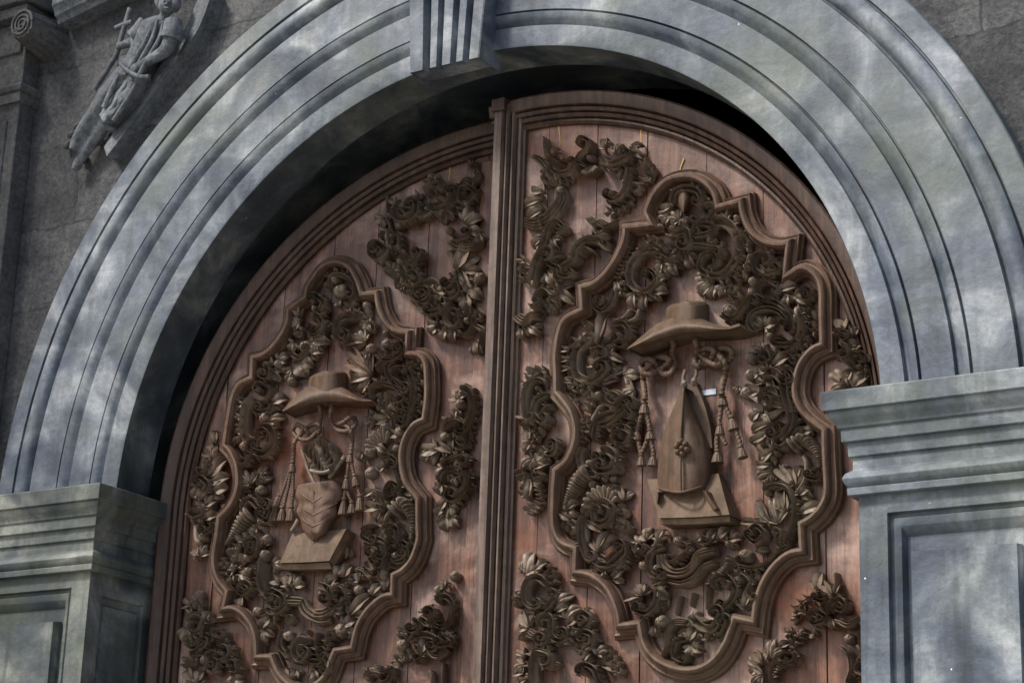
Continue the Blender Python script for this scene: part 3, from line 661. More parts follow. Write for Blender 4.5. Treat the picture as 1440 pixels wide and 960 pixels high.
# ------------------------------------------------------------------ carving, traced motif by motif
# S acanthus scroll, T stem, L leaf, B bud, F shell fan, Z crinkled leaf edge, H cornucopia, W ribbed band
CROPS = {'RA': (700, 160, .25), 'RB': (700, 380, .25), 'RC': (700, 560, .25), 'RD': (700, 740, .2292), 'RE': (900, 220, .25),
         'RF': (860, 400, .2083), 'RG': (1000, 380, .25), 'RH': (860, 560, .2083), 'RI': (1000, 560, .25), 'RJ': (860, 720, .25),
         'RK': (1020, 740, .2292), 'LA': (220, 340, .25), 'LB': (440, 340, .25), 'LC': (220, 540, .25), 'LD': (440, 540, .25),
         'LE': (220, 720, .25), 'LF': (440, 720, .25), 'LG': (500, 180, .25)}
RIGHT = """
RA
H 30 9 268,235 250,175 235,115
W 3 40 172,222 225,250 262,300 248,345
B 18 222,305
S 24 315,240 288,270 298,310 350,325 405,305 425,265
B 17 340,240
L 34 310,235 318,185
S 20 425,165 450,122 495,140 490,190 455,220 440,260 480,285
B 28 500,235
F 90 8 510,262 512,335
S 30 560,215 590,265 650,262 712,235
L 44 600,195 590,138
L 44 655,215 680,150
L 44 735,195 815,230
L 40 745,180 812,200
Z 44 795,255 830,290 850,340 800,370 772,400 790,440
S 28 720,280 712,340 700,420 650,475 600,462
B 20 685,365
B 20 630,435
S 20 600,440 620,480 680,460
L 36 690,300 620,325
Z 44 745,455 710,510 650,540 595,528
W 4 44 488,568 530,605 560,598 600,618 650,590
W 3 36 525,640 560,660 605,638
L 40 560,690 630,690
S 42,24 600,748 560,705 480,700 425,750 410,815 360,850 325,890
S 20 430,780 470,740 520,770
W 4 62 330,400 345,460 320,520 260,585 190,608 130,598
L 50 255,440 175,430
L 50 250,480 138,490
L 50 262,535 150,560
B 30 330,415
Z 44 230,380 290,360 340,370 405,338
S 44,16 200,840 230,760 252,690 275,630 320,600 358,632 335,656
L 44 250,690 185,748
L 44 300,700 345,748
S 26 330,770 290,790 270,830 330,860 340,900 385,908
L 44 190,850 110,790
L 44 210,860 250,820
S 46 160,955 190,850 230,770
Z 38 130,810 120,850 150,880 108,935
L 50 270,890 310,960
S 46,16 885,740 800,760 740,830 725,910 760,975 830,985 880,940 870,890 830,870 812,905 842,922
Z 30 700,640 720,760 690,860 660,930
RB
S 40,22 300,40 325,90 290,130 245,95 212,108 190,155
B 30 180,60
L 54 335,100 425,175
L 44 300,130 330,195
L 44 350,60 435,60
W 4 64 85,245 130,272 170,245 222,240
L 44 130,325 118,385
L 44 175,315 212,362
Z 34 225,232 270,200 305,232
S 18 150,170 180,205 205,190
L 54 700,90 655,140
L 54 760,125 738,208
L 54 820,128 842,210
L 50 880,120 938,130
L 50 885,70 940,25
L 40 890,30 935,-20
S 24,12 640,80 630,160 580,218 535,200 545,150 580,150 575,182
Z 34 705,60 680,140
L 40 660,60 695,125
L 64 560,410 604,228
S 26 620,290 690,288 722,350 692,412 648,400
S 20 608,345 650,340 672,380 640,402
T 22 782,205 770,260 718,292
T 22 732,208 700,260 636,284
B 28 480,300
S 12 450,290 480,278 508,310 470,332
B 24 450,380
S 16 378,402 400,368 428,400 395,432
S 46 530,330 480,380 430,440 418,520 440,592 520,612 582,570
S 26 500,462 540,430 582,442
L 80 555,600 640,405
L 44 600,470 705,470
L 40 590,540 500,500
Z 36 620,515 642,570 600,598
L 34 412,500 350,488
L 34 412,550 348,545
L 34 420,598 350,596
L 34 430,630 356,645
L 34 400,450 350,440
L 44 570,635 665,628
Z 46 388,682 440,648 490,670 512,720 478,785
B 32 545,690
S 42,18 570,720 620,672 672,700 640,742 608,724
T 38 508,845 582,750
S 42 518,935 530,860 590,808 660,790 722,768
B 30 560,870
S 24 650,800 690,758 732,790
S 32 620,900 660,868 722,890 722,942 670,952
Z 34 740,795 772,850 730,892
Z 34 470,815 490,860 465,925
Z 50 138,565 190,580 252,540
S 38 250,640 230,600 170,598 130,660 128,760 142,825
B 22 200,650
S 32 255,680 200,720 185,790 222,842
S 26 280,740 240,770 220,832
L 44 150,830 108,800
Z 44 118,830 170,860 200,900 158,935
RC
Z 44 138,140 200,168 222,200 168,232
L 50 180,240 140,170
S 28 218,262 260,300 302,290 312,248
L 64 215,300 282,375
L 54 190,330 105,352
L 50 150,300 165,235
S 26 180,400 230,422 205,442
L 50 195,390 295,370
Z 38 108,378 120,430 152,442
B 26 122,470
L 54 180,450 192,562
L 48 165,520 125,562
Z 36 138,632 190,610 230,560 215,478
H 80 18 480,400 425,440 388,500 362,560 345,612
S 28 460,260 440,310 460,380 530,390 562,330
B 24 495,355
S 42 550,290 600,280 642,330 620,390 558,402
W 3 60 448,368 500,410 562,420
Z 38 490,100 480,140 480,190 458,242
S 32 520,230 540,150 600,130 660,90 702,58
B 32 565,160
S 32 600,210 660,168 722,190 702,242 658,240
Z 42 702,40 752,110 740,190 688,272
L 44 630,350 690,372
B 24 580,440
B 28 622,440
L 44 640,400 690,408
B 32 515,475
F 175 9 570,600 560,488
S 44,20 450,650 500,590 570,570 622,610 600,682 540,692 528,630
B 22 530,625
S 32 460,640 445,720 460,820 490,892
L 46 560,862 572,735
L 54 480,680 505,838
Z 46 660,600 690,650 640,690 712,720 722,775
S 32 540,870 590,902 640,870 682,838
S 46 500,900 560,942 640,930 702,878
B 16 470,845
B 20 470,785
B 28 400,640
Z 42 358,692 400,720 442,688
L 44 380,620 445,578
L 40 350,640 400,690
RD
L 84 160,285 218,160
L 50 150,262 112,232
L 54 228,255 295,228
Z 54 288,250 320,300 320,352
S 40,16 270,350 240,310 190,305 150,360 150,440 190,490 242,480 235,440 195,446
L 50 140,390 92,410
Z 38 108,402 100,450 122,492
S 34 270,400 320,390 330,432 278,505
L 64 340,482 402,375
L 50 350,522 420,470
W 4 54 105,672 170,640 200,660 265,640
L 64 185,612 112,540
S 44 230,602 240,550 300,550 312,620 278,695
S 32 330,590 308,640 340,690 400,680 402,638
L 74 400,562 485,505
L 64 420,600 525,578
S 42 440,590 500,602 542,560 520,528
B 30 490,590
S 38 470,690 490,742 552,720 560,660 518,638
L 54 420,685 442,725
L 50 520,762 562,715
L 64 600,782 645,715
Z 54 620,738 680,790 720,860 740,915
L 54 640,852 728,830
S 32 600,955 570,870 520,840 488,852
L 50 520,822 565,768
S 52 180,962 180,850 210,760 284,772
L 48 155,790 85,778
L 48 155,842 75,850
L 48 165,892 85,892
L 48 175,932 115,955
RE
S 32 160,252 180,190 240,168 302,180 332,222
S 36,18 330,260 382,248 398,300 350,342 298,360
L 50 180,280 105,290
L 54 165,322 75,350
B 22 90,380
B 16 150,380
L 50 220,352 148,308
L 54 230,335 240,388
Z 34 8,472 50,458 95,482
S 28 20,502 60,488 112,520
S 32,16 130,480 180,468 212,500 200,552 150,570 108,538
B 24 180,510
L 44 120,590 90,645
L 54 180,590 182,658
L 54 130,590 225,602
S 42 120,402 170,420 240,408 262,462
S 42 250,592 240,520 290,480 380,490 425,500
L 54 260,560 295,608
S 28 280,400 320,368 392,380 380,422 308,442
B 26 320,425
L 44 380,500 412,445
S 58,16 340,368 430,350 500,390 540,480 520,580 460,650 390,660 330,630 340,560 390,540 425,570 400,622 372,600
Z 42 530,398 560,450 590,500 540,540 572,590 530,622 562,660 518,692
L 54 400,690 295,650
L 54 400,700 290,722
L 54 400,720 335,785
L 54 420,722 402,795
B 32 420,730
Z 42 448,702 490,730 520,770 478,802
S 28 450,850 470,890 520,890 570,830 612,788
B 30 470,850
S 32 622,640 610,570 640,530 700,530 722,562
S 28 640,600 690,642 745,640
L 74 700,682 795,585
L 50 715,660 785,652
B 28 610,690
B 18 600,740
T 16 602,535 580,665
L 44 505,335 455,308
B 26 522,330
RG
B 32 215,45
B 22 200,110
Z 42 78,92 120,110 132,150 88,172
L 54 65,80 5,112
B 30 70,205
S 24 42,230 80,262 140,240 170,190 222,148
S 24 370,150 300,150 245,120 245,75 290,50 362,90
S 28 180,252 170,200 210,150 280,150 350,170 420,230 452,312
S 24 220,332 195,280 220,230 290,205 360,220 412,272
L 64 380,120 455,45
L 44 400,110 365,85
L 54 420,140 432,198
L 44 470,130 492,175
S 26 500,132 500,95 535,95 545,132
L 50 460,150 545,140
S 26 370,150 370,190 430,240 442,302
S 42,20 460,198 490,270 490,350 450,402 380,412 338,400 360,368 412,380
T 42 470,188 460,312
S 28 330,430 400,452 472,420
Z 48 540,178 520,230 562,260 520,290 572,330 500,370 542,420 478,452
L 54 290,312 205,268
L 54 290,302 302,245
L 64 300,312 358,298
B 28 305,355
S 26 270,502 270,450 300,440 322,490 288,512
L 44 280,442 245,395
L 64 340,542 438,465
S 24 440,470 480,468 482,502 448,512
L 54 380,530 402,615
S 26 370,572 420,560 442,600 408,622
L 50 330,562 262,538
S 46 260,570 330,560 390,620 400,690 420,760 440,830 420,900 368,952
B 42 205,480
B 40 200,575
B 44 175,675
L 44 150,650 118,680
L 50 270,572 225,595
S 38 380,690 330,660 280,680 270,722
L 54 270,680 205,692
L 74 400,765 150,742
L 54 270,790 215,845
L 50 300,620 240,560
L 84 740,345 735,260
S 28 688,372 700,330 745,340
L 64 795,372 758,308
S 42 688,380 740,400 762,442
L 74 775,442 825,398
S 32 770,532 780,470 832,458
Z 48 820,480 860,490 840,540 852,602
L 74 745,640 685,530
L 54 740,602 772,642
L 74 800,652 855,560
RI
S 32 410,60 437,110 400,180 338,212
S 28,14 400,140 350,138 320,170 350,192 372,168
L 54 335,180 215,232
L 48 330,140 215,138
L 44 300,205 225,270
S 42 480,138 440,200 388,252
H 82 26 425,250 490,215 545,262 580,312 592,365
S 26 520,400 560,412 602,390 590,442 538,440
L 64 350,290 255,335
B 26 345,290
B 26 275,330
L 44 330,370 245,402
L 50 340,402 245,455
B 22 395,375
L 64 460,482 378,358
L 54 470,500 470,375
T 28 500,310 522,360 520,450 468,542
L 54 500,520 575,530
L 54 490,542 545,498
L 64 480,652 608,558
S 44 280,520 290,480 350,468 410,490 447,560 452,650 432,740 398,812
B 28 295,515
L 54 370,702 330,535
L 54 330,690 225,588
L 46 300,710 165,658
L 64 400,642 380,498
L 60 420,640 440,520
S 24 190,755 235,708 280,755 235,805 193,770
S 32 320,730 360,740 362,800 382,832
S 36 400,760 370,840 310,910 220,940 148,930
B 52 170,880
L 50 250,862 295,818
L 50 75,745 55,805
RJ
L 64 170,182 95,138
L 64 190,152 180,75
S 26 93,170 110,212 152,210
T 22 252,105 230,190 188,242
B 36 155,290
L 50 258,152 260,85
W 3 64 258,228 270,290 320,330 390,330 440,290 470,230 562,200
W 2 40 308,380 380,392 450,362 500,300 560,272
S 28 330,170 390,158 412,200 370,242 328,270
B 38 350,150
B 16 335,275
B 16 370,280
S 32 260,178 213,210 193,270 210,342 262,360
B 32 235,310
L 54 470,162 525,108
S 26 480,130 500,108 532,130
L 54 540,172 562,85
L 54 600,152 645,78
B 28 640,170
L 54 660,150 725,160
H 44 18 600,340 635,282 622,235
S 36 560,422 560,370 620,348 682,420 670,480 628,532
S 22 590,402 642,388 620,422
S 32 660,360 710,338 762,380 750,440 772,482
B 38 700,365
L 54 740,542 772,415
B 24 690,500
L 64 155,470 75,438
L 64 155,482 95,505
L 64 172,460 170,392
S 28 240,418 230,510 180,560 128,550
L 50 230,402 305,358
L 64 240,430 318,442
B 46 260,605
L 44 240,640 240,695
W 4 56 268,802 300,740 300,660 340,610 405,610
S 28,14 400,700 345,720 338,800 390,832 402,790 372,785
L 84 440,742 452,805
L 64 430,722 475,645
L 50 450,760 505,770
S 46 420,558 440,590 500,642 560,640 602,578
S 22 470,580 510,612 562,600
B 38 440,570
S 42 560,702 610,680 642,618
L 50 545,712 525,690
T 12 345,570 372,460
T 12 430,525 452,445
T 12 520,545 532,400
RK
L 74 560,385 582,275
L 64 650,422 608,305
T 22 655,268 667,350 660,412
S 24 530,402 602,410 590,452 538,440
Z 54 502,418 440,470 408,522
S 32 480,562 500,510 562,498
S 28 540,508 592,540 580,572 538,590
L 50 440,562 385,538
L 54 480,522 418,498
S 38 620,522 620,470 680,438 712,462
W 3 54 678,568 740,592 802,550
L 54 650,562 640,628
L 54 820,562 852,602
B 38 440,645
L 54 400,652 345,640
B 26 380,690
Z 44 378,640 420,700 482,620
L 64 520,652 552,668
L 64 270,802 258,682
L 54 330,742 375,688
L 64 222,832 178,755
L 64 205,862 102,850
L 54 222,902 122,922
S 38 260,952 260,870 310,820 390,820 402,770 348,770
S 16 680,718 740,770 762,870 738,962
S 32 810,618 820,700 842,782
S 32 850,820 790,828 780,880 832,912
L 54 840,762 852,675
B 42 740,680
"""
LEFT = """
LG
L 74 430,335 467,245
S 32 370,352 390,310 442,290
L 50 350,392 315,365
S 38 190,428 210,482 260,502 320,472 332,418
B 24 250,420
L 50 220,432 195,395
T 14 165,368 170,480 192,562
F 110 8 380,436 382,506
S 36 410,398 420,442 470,442 540,402 562,348
B 26 440,400
B 22 510,360
L 50 530,352 545,315
L 34 650,218 650,165
W 3 48 578,312 610,280 650,290 680,260 660,228
S 28 590,382 578,340 620,318 662,350 630,392
Z 48 448,482 500,490 550,450 602,398
B 26 610,410
L 64 600,522 655,445
L 64 620,542 702,488
L 64 630,572 708,560
B 28 510,560
W 4 74 518,618 570,650 640,650 702,618
L 50 690,582 680,668
S 28 540,578 560,612 612,600
L 94 575,785 675,685
L 54 620,802 700,815
L 48 570,832 558,935
L 54 600,822 645,935
S 32 520,788 552,820 530,872
B 42 680,830
L 64 640,902 705,945
L 64 155,500 95,532
Z 44 130,578 170,600 192,652
B 32 230,535
S 26 180,602 222,590 230,642
S 38 90,640 73,690 110,717 152,680 118,640
T 32 160,578 172,700 128,762
Z 48 188,690 240,700 280,750 355,718
S 26 260,700 300,752 347,700
Z 54 158,760 220,800 290,800 345,820
S 32 230,858 300,882 352,850 330,798
S 34 300,942 340,890 390,900 402,942
LB
S 22 320,50 345,10 387,40 355,82 328,60
Z 38 398,60 440,40 485,72
Z 54 398,140 450,150 500,120 560,130 582,78
Z 34 488,150 540,172 595,150
Z 48 458,210 520,242 585,200
S 28,14 540,278 570,312 622,300 632,260 588,250
S 52 600,250 650,218 702,260 745,292
L 64 660,290 765,290
S 32 700,328 702,370 648,392
L 84 800,152 918,42
L 54 830,160 872,265
L 46 850,170 915,265
S 32 758,148 780,190 758,232
B 36 920,200
L 44 800,222 790,305
L 74 860,302 862,378
S 36,18 770,328 728,360 728,430 770,472 812,440 800,378
L 46 700,462 632,460
L 54 690,482 665,525
L 54 740,492 728,548
L 50 790,492 782,558
W 3 44 828,512 870,500 900,440 878,418
W 2 42 898,458 950,500 928,602
L 54 900,562 938,628
B 26 850,430
Z 44 838,370 890,400 945,432
B 36 105,200
B 54 140,268
S 32 68,252 80,180 150,168 212,220 222,282
L 46 140,335 150,358
B 26 215,330
B 32 290,350
S 46,18 272,410 190,403 128,440 118,510 150,552 187,520 165,488 138,512
Z 54 268,388 300,420 290,470 345,460
L 50 300,442 300,508
B 22 390,500
S 28 -2,420 30,440 20,502
L 44 60,472 95,458
L 54 30,512 62,545
L 54 0,562 10,628
L 46 10,612 45,602
L 64 285,560 192,515
L 54 275,560 248,482
B 38 310,590
L 50 300,622 275,645
L 64 330,742 182,658
L 54 325,752 200,762
L 54 300,702 192,605
L 54 310,792 255,845
B 36 400,565
S 36,18 370,588 380,642 440,642 492,600 487,560 458,580
S 36 350,722 370,670 420,658 402,700 430,770 482,832
S 26 500,842 470,780 430,740 440,700 492,690
S 28 490,668 532,740 552,830 540,945
Z 44 508,650 560,660 592,700 570,750 592,790 560,850 592,900 568,945
S 36 310,882 308,810 370,778 450,800 502,852
Z 54 348,870 400,880 430,910 485,880
S 32 490,868 532,910 520,965
LD
Z 54 298,190 360,150 430,110 485,100
Z 54 368,80 420,90 440,140 472,172
L 64 425,190 345,232
B 38 390,230
L 54 345,200 285,180
S 32 480,78 522,130 510,202
Z 38 580,40 560,80 592,130 528,202
B 42 470,260
L 54 490,282 425,302
F 165 8 372,338 325,272
B 38 300,370
L 46 350,340 415,350
B 30 450,350
L 50 275,380 255,428
B 42 310,490
S 42 370,420 420,418 452,470 472,560 448,642
L 46 405,460 362,482
S 26 350,402 400,388 452,420
S 32 310,588 340,600 350,660 402,672 462,640
S 26,14 460,562 420,548 398,600 440,612 447,578
L 48 345,600 285,600
L 64 385,690 282,690
H 86 26 425,705 480,655 525,720 542,790 530,865
T 28 480,638 420,720 398,772
S 22 270,862 268,800 332,780
S 32 330,858 380,880 392,942
S 32 370,828 400,788 450,800 462,862
B 30 390,820
L 54 410,882 432,845
B 42 330,930
S 28 260,922 310,888 370,910 382,965
S 32 400,950 450,972 500,950 512,908
S 38 800,20 850,20 882,90 872,190 850,245
L 84 810,85 800,15
B 36 810,100
L 54 805,140 772,185
S 42 700,242 740,198 800,190 842,242
B 38 730,290
S 32 760,298 800,342 850,340 872,278
L 74 700,370 595,382
L 54 650,370 625,435
L 54 780,382 685,328
S 42 690,440 750,408 825,390
L 64 760,460 662,502
S 32 690,540 730,478 802,468
L 64 790,482 855,438
S 42 850,458 850,560 788,632
L 64 720,560 695,615
L 54 800,512 778,565
L 54 760,642 692,692
L 54 740,682 695,745
L 64 760,690 795,745
L 64 740,742 750,818
L 54 770,750 802,805
LC
L 34 475,80 420,80
L 34 475,130 416,135
L 34 475,180 416,185
L 34 482,240 416,250
L 34 492,290 416,310
S 52 520,60 490,120 480,220 500,302 562,322
S 24 560,92 600,80 632,30 610,0 560,-20 538,10
S 32 640,90 620,140 558,150
B 42 590,180
L 64 650,102 725,68
L 54 620,202 695,148
S 42 550,240 620,238 642,320 590,382 528,370
B 48 590,330
S 22 520,352 560,300 592,280
B 38 480,340
S 28 480,348 522,370 490,432
L 54 560,562 582,442
L 54 520,562 498,452
B 38 570,590
Z 42 478,602 520,540 560,520 615,480
S 32 480,722 470,670 510,638 562,690 602,690
B 16 510,665
H 84 18 505,710 452,760 410,830 370,892
S 32 600,648 632,700 610,762 568,740
B 30 570,760
L 50 560,802 538,838
B 32 600,860
Z 54 428,890 480,870 540,870 562,922
L 44 330,332 347,252
L 46 330,372 275,350
S 26 240,440 272,420 250,482
L 54 300,422 335,335
L 74 290,522 395,435
L 64 300,562 398,515
L 74 320,602 388,578
S 32 240,600 270,560 240,518
L 54 245,560 205,645
L 64 250,642 262,575
L 54 270,682 345,658
S 38 230,660 240,720 198,742
L 54 265,760 335,718
S 28 280,788 312,790 260,832
T 42 210,758 215,860 242,902
B 38 250,850
L 54 240,962 272,885
L 54 230,962 208,925
LE
Z 54 428,170 420,230 460,270 438,312
S 32 480,192 490,148 540,148 542,212
B 32 500,245
B 38 585,230
B 28 490,320
Z 48 348,260 380,310 360,352
L 64 430,322 395,298
S 32,16 430,432 480,388 512,420 478,452
L 50 420,352 432,395
L 54 460,342 518,350
L 54 600,182 612,125
S 28 560,238 555,350 570,430 612,482
S 16 590,278 585,370 612,442
S 36 600,518 630,552 692,530 692,470 648,438
S 22 640,468 672,480 650,512
L 54 690,402 645,368
L 64 740,412 730,345
L 64 770,412 805,345
B 20 745,400
B 36 550,550
W 3 54 695,492 745,490 802,492
W 3 64 800,490 832,552 900,592 965,590
S 38 880,398 942,420 962,462
L 64 640,582 598,665
L 54 602,652 600,745
S 22 700,588 742,580 720,622
B 38 725,690
S 26 690,658 680,740 722,802
S 52,18 830,720 780,718 760,770 790,822 832,790
B 30 770,820
S 28 840,758 880,782 922,760
S 28 840,828 900,832 932,790
L 64 780,882 780,935
L 54 880,882 902,945
L 54 720,872 742,935
T 12 830,680 842,652
T 12 880,720 895,668
T 12 945,700 952,655
B 36 225,460
L 54 195,520 142,498
Z 48 148,520 200,500 262,530
S 46 150,612 190,570 242,590 228,642
L 74 160,642 172,728
L 54 270,612 292,552
S 28 290,638 300,682 332,702
Z 44 138,720 190,720 262,690
S 26 160,792 200,780 262,738
L 50 265,800 225,778
B 38 250,820
S 32 280,852 270,800 312,788 322,852
S 32 310,738 370,738 392,790 348,822
B 32 320,880
Z 44 128,850 180,830 222,850
S 32 380,888 432,890 430,838
L 64 200,942 155,878
L 64 230,952 242,885
B 38 400,940
L 54 420,942 488,930
LF
S 26 290,78 268,130 312,162
S 32 330,148 382,170 392,230 378,292
S 32 280,258 310,302 360,292 372,240 328,200
S 32 400,238 440,292 512,280 522,218
B 32 440,235
S 28 400,112 450,78 462,152
B 42 380,340
S 32 210,308 260,322 300,360 345,360
L 74 130,352 142,295
L 64 130,362 52,350
L 64 170,362 215,295
B 36 240,430
L 50 260,382 238,335
S 38,18 90,442 130,408 172,460 140,512 108,520
L 54 80,452 25,450
W 3 64 -12,562 50,560 112,518
L 54 160,552 205,475
L 50 120,552 175,562
L 64 200,582 295,445
L 54 330,462 352,385
B 54 140,660
L 64 160,642 235,588
S 28 90,722 60,740 72,688
S 32 0,820 50,798 82,862
B 38 780,350
B 32 690,430
L 50 740,422 728,375
S 32,16 700,502 690,470 740,468 772,520 760,602 710,642 668,610 702,598
L 54 620,562 598,525
S 32 590,588 640,622 662,558
S 28 540,608 560,598 582,640 548,662
Z 44 458,680 510,660 562,640
B 42 480,740
S 34 520,712 600,680 672,700 682,742
S 32 550,762 570,738 592,792
L 64 600,792 645,715
Z 48 438,850 490,810 562,790
W 3 48 638,768 690,800 742,758
S 28 740,678 762,720 698,742
L 50 740,692 762,645
S 36 260,922 310,888 380,900 432,880 408,932
L 64 340,922 328,855
B 26 290,920
L 50 400,892 435,868
T 14 640,878 660,910 666,965
T 14 720,838 725,965
LA
L 46 800,412 755,365
L 54 800,442 722,450
S 32,16 840,408 892,408 912,460 880,502 848,490
B 22 860,480
B 26 870,360
S 28 900,382 922,330 880,288
L 50 910,402 968,368
Z 44 738,500 780,480 802,532
L 64 770,560 735,608
B 42 820,580
S 26 740,620 790,642 842,608
L 64 860,562 958,528
L 54 860,622 928,598
L 64 820,662 878,680
L 84 790,690 812,758
L 54 760,702 735,788
B 32 670,680
S 26 580,700 600,688 612,742 588,752
L 54 680,662 725,618
L 54 650,702 615,648
B 30 735,770
L 46 640,722 700,762
"""
NAMES = {'S': 'acanthus_scroll', 'T': 'stem', 'L': 'acanthus_leaf', 'B': 'bud', 'F': 'shell_fan', 'Z': 'crinkled_leaf', 'H': 'cornucopia', 'W': 'ribbed_band'}

def carve(text, fr, parent, marks):
    crop = None; seed = 11; last = None     # last = (mesh builder, name, anchor points)
    jobs = []
    for line in text.strip().splitlines():
        tk = line.split()
        if len(tk) == 1: crop = CROPS[tk[0]]; last = None; continue
        k = tk[0]; seed += 1
        ox, oy, sca = crop
        pts = np.array([[float(q) for q in x.split(',')] for x in tk if ',' in x and x.count(',') == 1 and tk.index(x) >= (2 if k in 'STLBZ' else 3)])
        px = pts * sca + [ox, oy]
        marks.extend(px.tolist())
        r = np.random.default_rng(seed)
        base_h = {'S': .047, 'T': .032, 'L': .027, 'B': .039, 'F': .038, 'Z': .032, 'H': .050, 'W': .038}[k] * r.uniform(.88, 1.15)
        mpp = fr.mpp(px.mean(0)) * sca
        Hm = base_h * S
        if k == 'L' and last is not None and min(np.linalg.norm(last[2] - px[0], axis=1)) < 15:
            mb = last[0]
        else:
            mb = MB(); jobs.append((mb, NAMES[k], k))
        if k in 'ST':
            ws = [float(q) for q in tk[1].split(',')]
            w0 = ws[0]; w1 = ws[1] if len(ws) > 1 else w0 * .72
            P = catmull(fr.D(px, base_h), 10)
            nseg = len(P)
            if k == 'S' and len(px) <= 7 and w0 >= 24:            # the free end rolls up into a little volute
                va, vb = P[-6] - P[-14 if nseg > 14 else 0], P[-1] - P[-6]
                sg = 1.0 if va[0] * vb[1] - va[1] * vb[0] >= 0 else -1.0
                a0 = math.atan2(vb[1], vb[0]); q = P[-1].copy(); wl_ = w1 * .5 * mpp * 1.2; ext = []
                for i_ in range(26):
                    rad_ = wl_ * (1.75 - 1.15 * i_ / 25); st = rad_ * .24; a0 += sg * .24
                    q = q + st * np.array([math.cos(a0), math.sin(a0)]); ext.append(q.copy())
                P = np.vstack([P, ext])
            W0 = w0 * .5 * mpp * 1.2
            P, L = resample(P, max(W0 * .3, 0.0035)); n = len(P); t = np.linspace(0, 1, n)
            W = W0 + (w1 / w0 - 1) * W0 * t
            if k == 'S': W = W * (1 - .38 * t**3)
            e = np.minimum(1, np.minimum(t, 1 - t) * L / (W0 * .9)); W = W * (0.35 + 0.65 * np.sqrt(np.clip(e, 0, 1)))
            H = Hm * (0.80 + 0.28 * t) * (0.6 + 0.4 * np.sqrt(np.clip(e, 0, 1)))
            pr = PROF['round' if k == 'T' else ('gutter', 'ridge', 'gutter')[seed % 3]]
            sweep(mb, P, W, H, pr)
            if k == 'S' and w0 >= 26 and L > W0 * 3.2:
                T, N = perp(P); cross = np.cross(P[n // 2] - P[0], P[-1] - P[n // 2]); sd_ = -1 if cross > 0 else 1
                m_ = int(L / (W0 * 1.6))
                for q in range(1, m_):
                    i = int(q / m_ * (n - 1)); b0 = P[i] + N[i] * sd_ * W[i] * .55
                    dd = N[i] * sd_ * 0.85 + T[i] * 0.55
                    leaf_mesh(mb, b0, b0 + dd * W[i] * 1.35 * r.uniform(.8, 1.15), W[i] * .66, 0.25 * sd_, Hm * .66, 1, seed + q)
                    marks.append((px[0] + (px[-1] - px[0]) * q / m_).tolist())
        elif k == 'L':
            P = fr.D(px, base_h)
            trefoil(mb, P[0], P[1], float(tk[1]) * .5 * mpp * 1.08, r.uniform(-.5, .5), Hm, seed)
        elif k == 'B':
            P = fr.D(px, base_h); R_ = float(tk[1]) * mpp * .88
            ball_mesh(mb, P[0], R_, min(Hm, R_ * 1.2 + .03), seed)
        elif k == 'F':
            P = fr.D(px, base_h); fan_mesh(mb, P[0], P[1], float(tk[1]), int(tk[2]), Hm)
        elif k == 'Z':
            P = catmull(fr.D(px, base_h), 8); frill_mesh(mb, P, float(tk[1]) * .5 * mpp * 1.0, Hm, seed)
        elif k == 'W':
            P = catmull(fr.D(px, base_h), 10); P, L = resample(P, .006); n = len(P); t = np.linspace(0, 1, n)
            W = float(tk[2]) * .5 * mpp * (0.45 + 0.55 * np.sqrt(np.sin(np.pi * (t * .86 + .07))))
            sweep(mb, P, W, Hm * (0.85 + .15 * np.sin(np.pi * t)), prof_multi(int(tk[1])))
        elif k == 'H':
            P = catmull(fr.D(px, base_h), 12); P, L = resample(P, .0022); n = len(P); t = np.linspace(0, 1, n)
            W = (float(tk[1]) + (float(tk[2]) - float(tk[1])) * t) * .56 * mpp
            cyc = np.cumsum(np.gradient(np.linspace(0, L, n)) / (W * .62)); ring = np.abs(np.sin(cyc * np.pi / 1.0))
            sweep(mb, P, W * (.82 + .22 * ring), Hm * (1.1 - .35 * t) * (.74 + .28 * ring), PROF['round'])
        if k != 'L': last = (mb, NAMES[k], px)
        elif mb is not (last[0] if last else None): last = (mb, NAMES[k], px)
    for mb, nm, k in jobs:
        mb.build(nm, M_CARVE, parent, 50)
def inside(poly, p):
    c = False; n = len(poly)
    for i in range(n):
        x1, y1 = poly[i]; x2, y2 = poly[(i + 1) % n]
        if (y1 > p[1]) != (y2 > p[1]) and p[0] < (x2 - x1) * (p[1] - y1) / (y2 - y1) + x1: c = not c
    return c
def fill_leaves(fr, parent, outer, inner, marks, seed):
    """the low leaf ground between the traced motifs of a cartouche"""
    r = np.random.default_rng(seed); M = list(map(tuple, marks)); o = np.array(outer); c = o.mean(0)
    oo = [tuple(c + (np.array(p) - c) * .93) for p in outer]; ii = [tuple(p) for p in inner]
    lo, hi = o.min(0), o.max(0); k = 0
    for _ in range(9000):
        p = r.uniform(lo, hi)
        if not inside(oo, p) or inside(ii, p): continue
        A = np.array(M)
        if (np.hypot(*(A - p).T)).min() < 17: continue
        M.append(tuple(p)); k += 1
        a = r.uniform(0, 6.28); q = p + np.array([math.cos(a), math.sin(a)]) * r.uniform(10, 16)
        P = fr.D([p - (q - p) * .4, q], .016); mpp = fr.mpp(p)
        mb = MB(); trefoil(mb, P[0], P[1], r.uniform(6, 9) * mpp, r.uniform(-.4, .4), r.uniform(.016, .026) * S, k + seed); mb.build('small_leaf', M_CARVE, parent, 50)

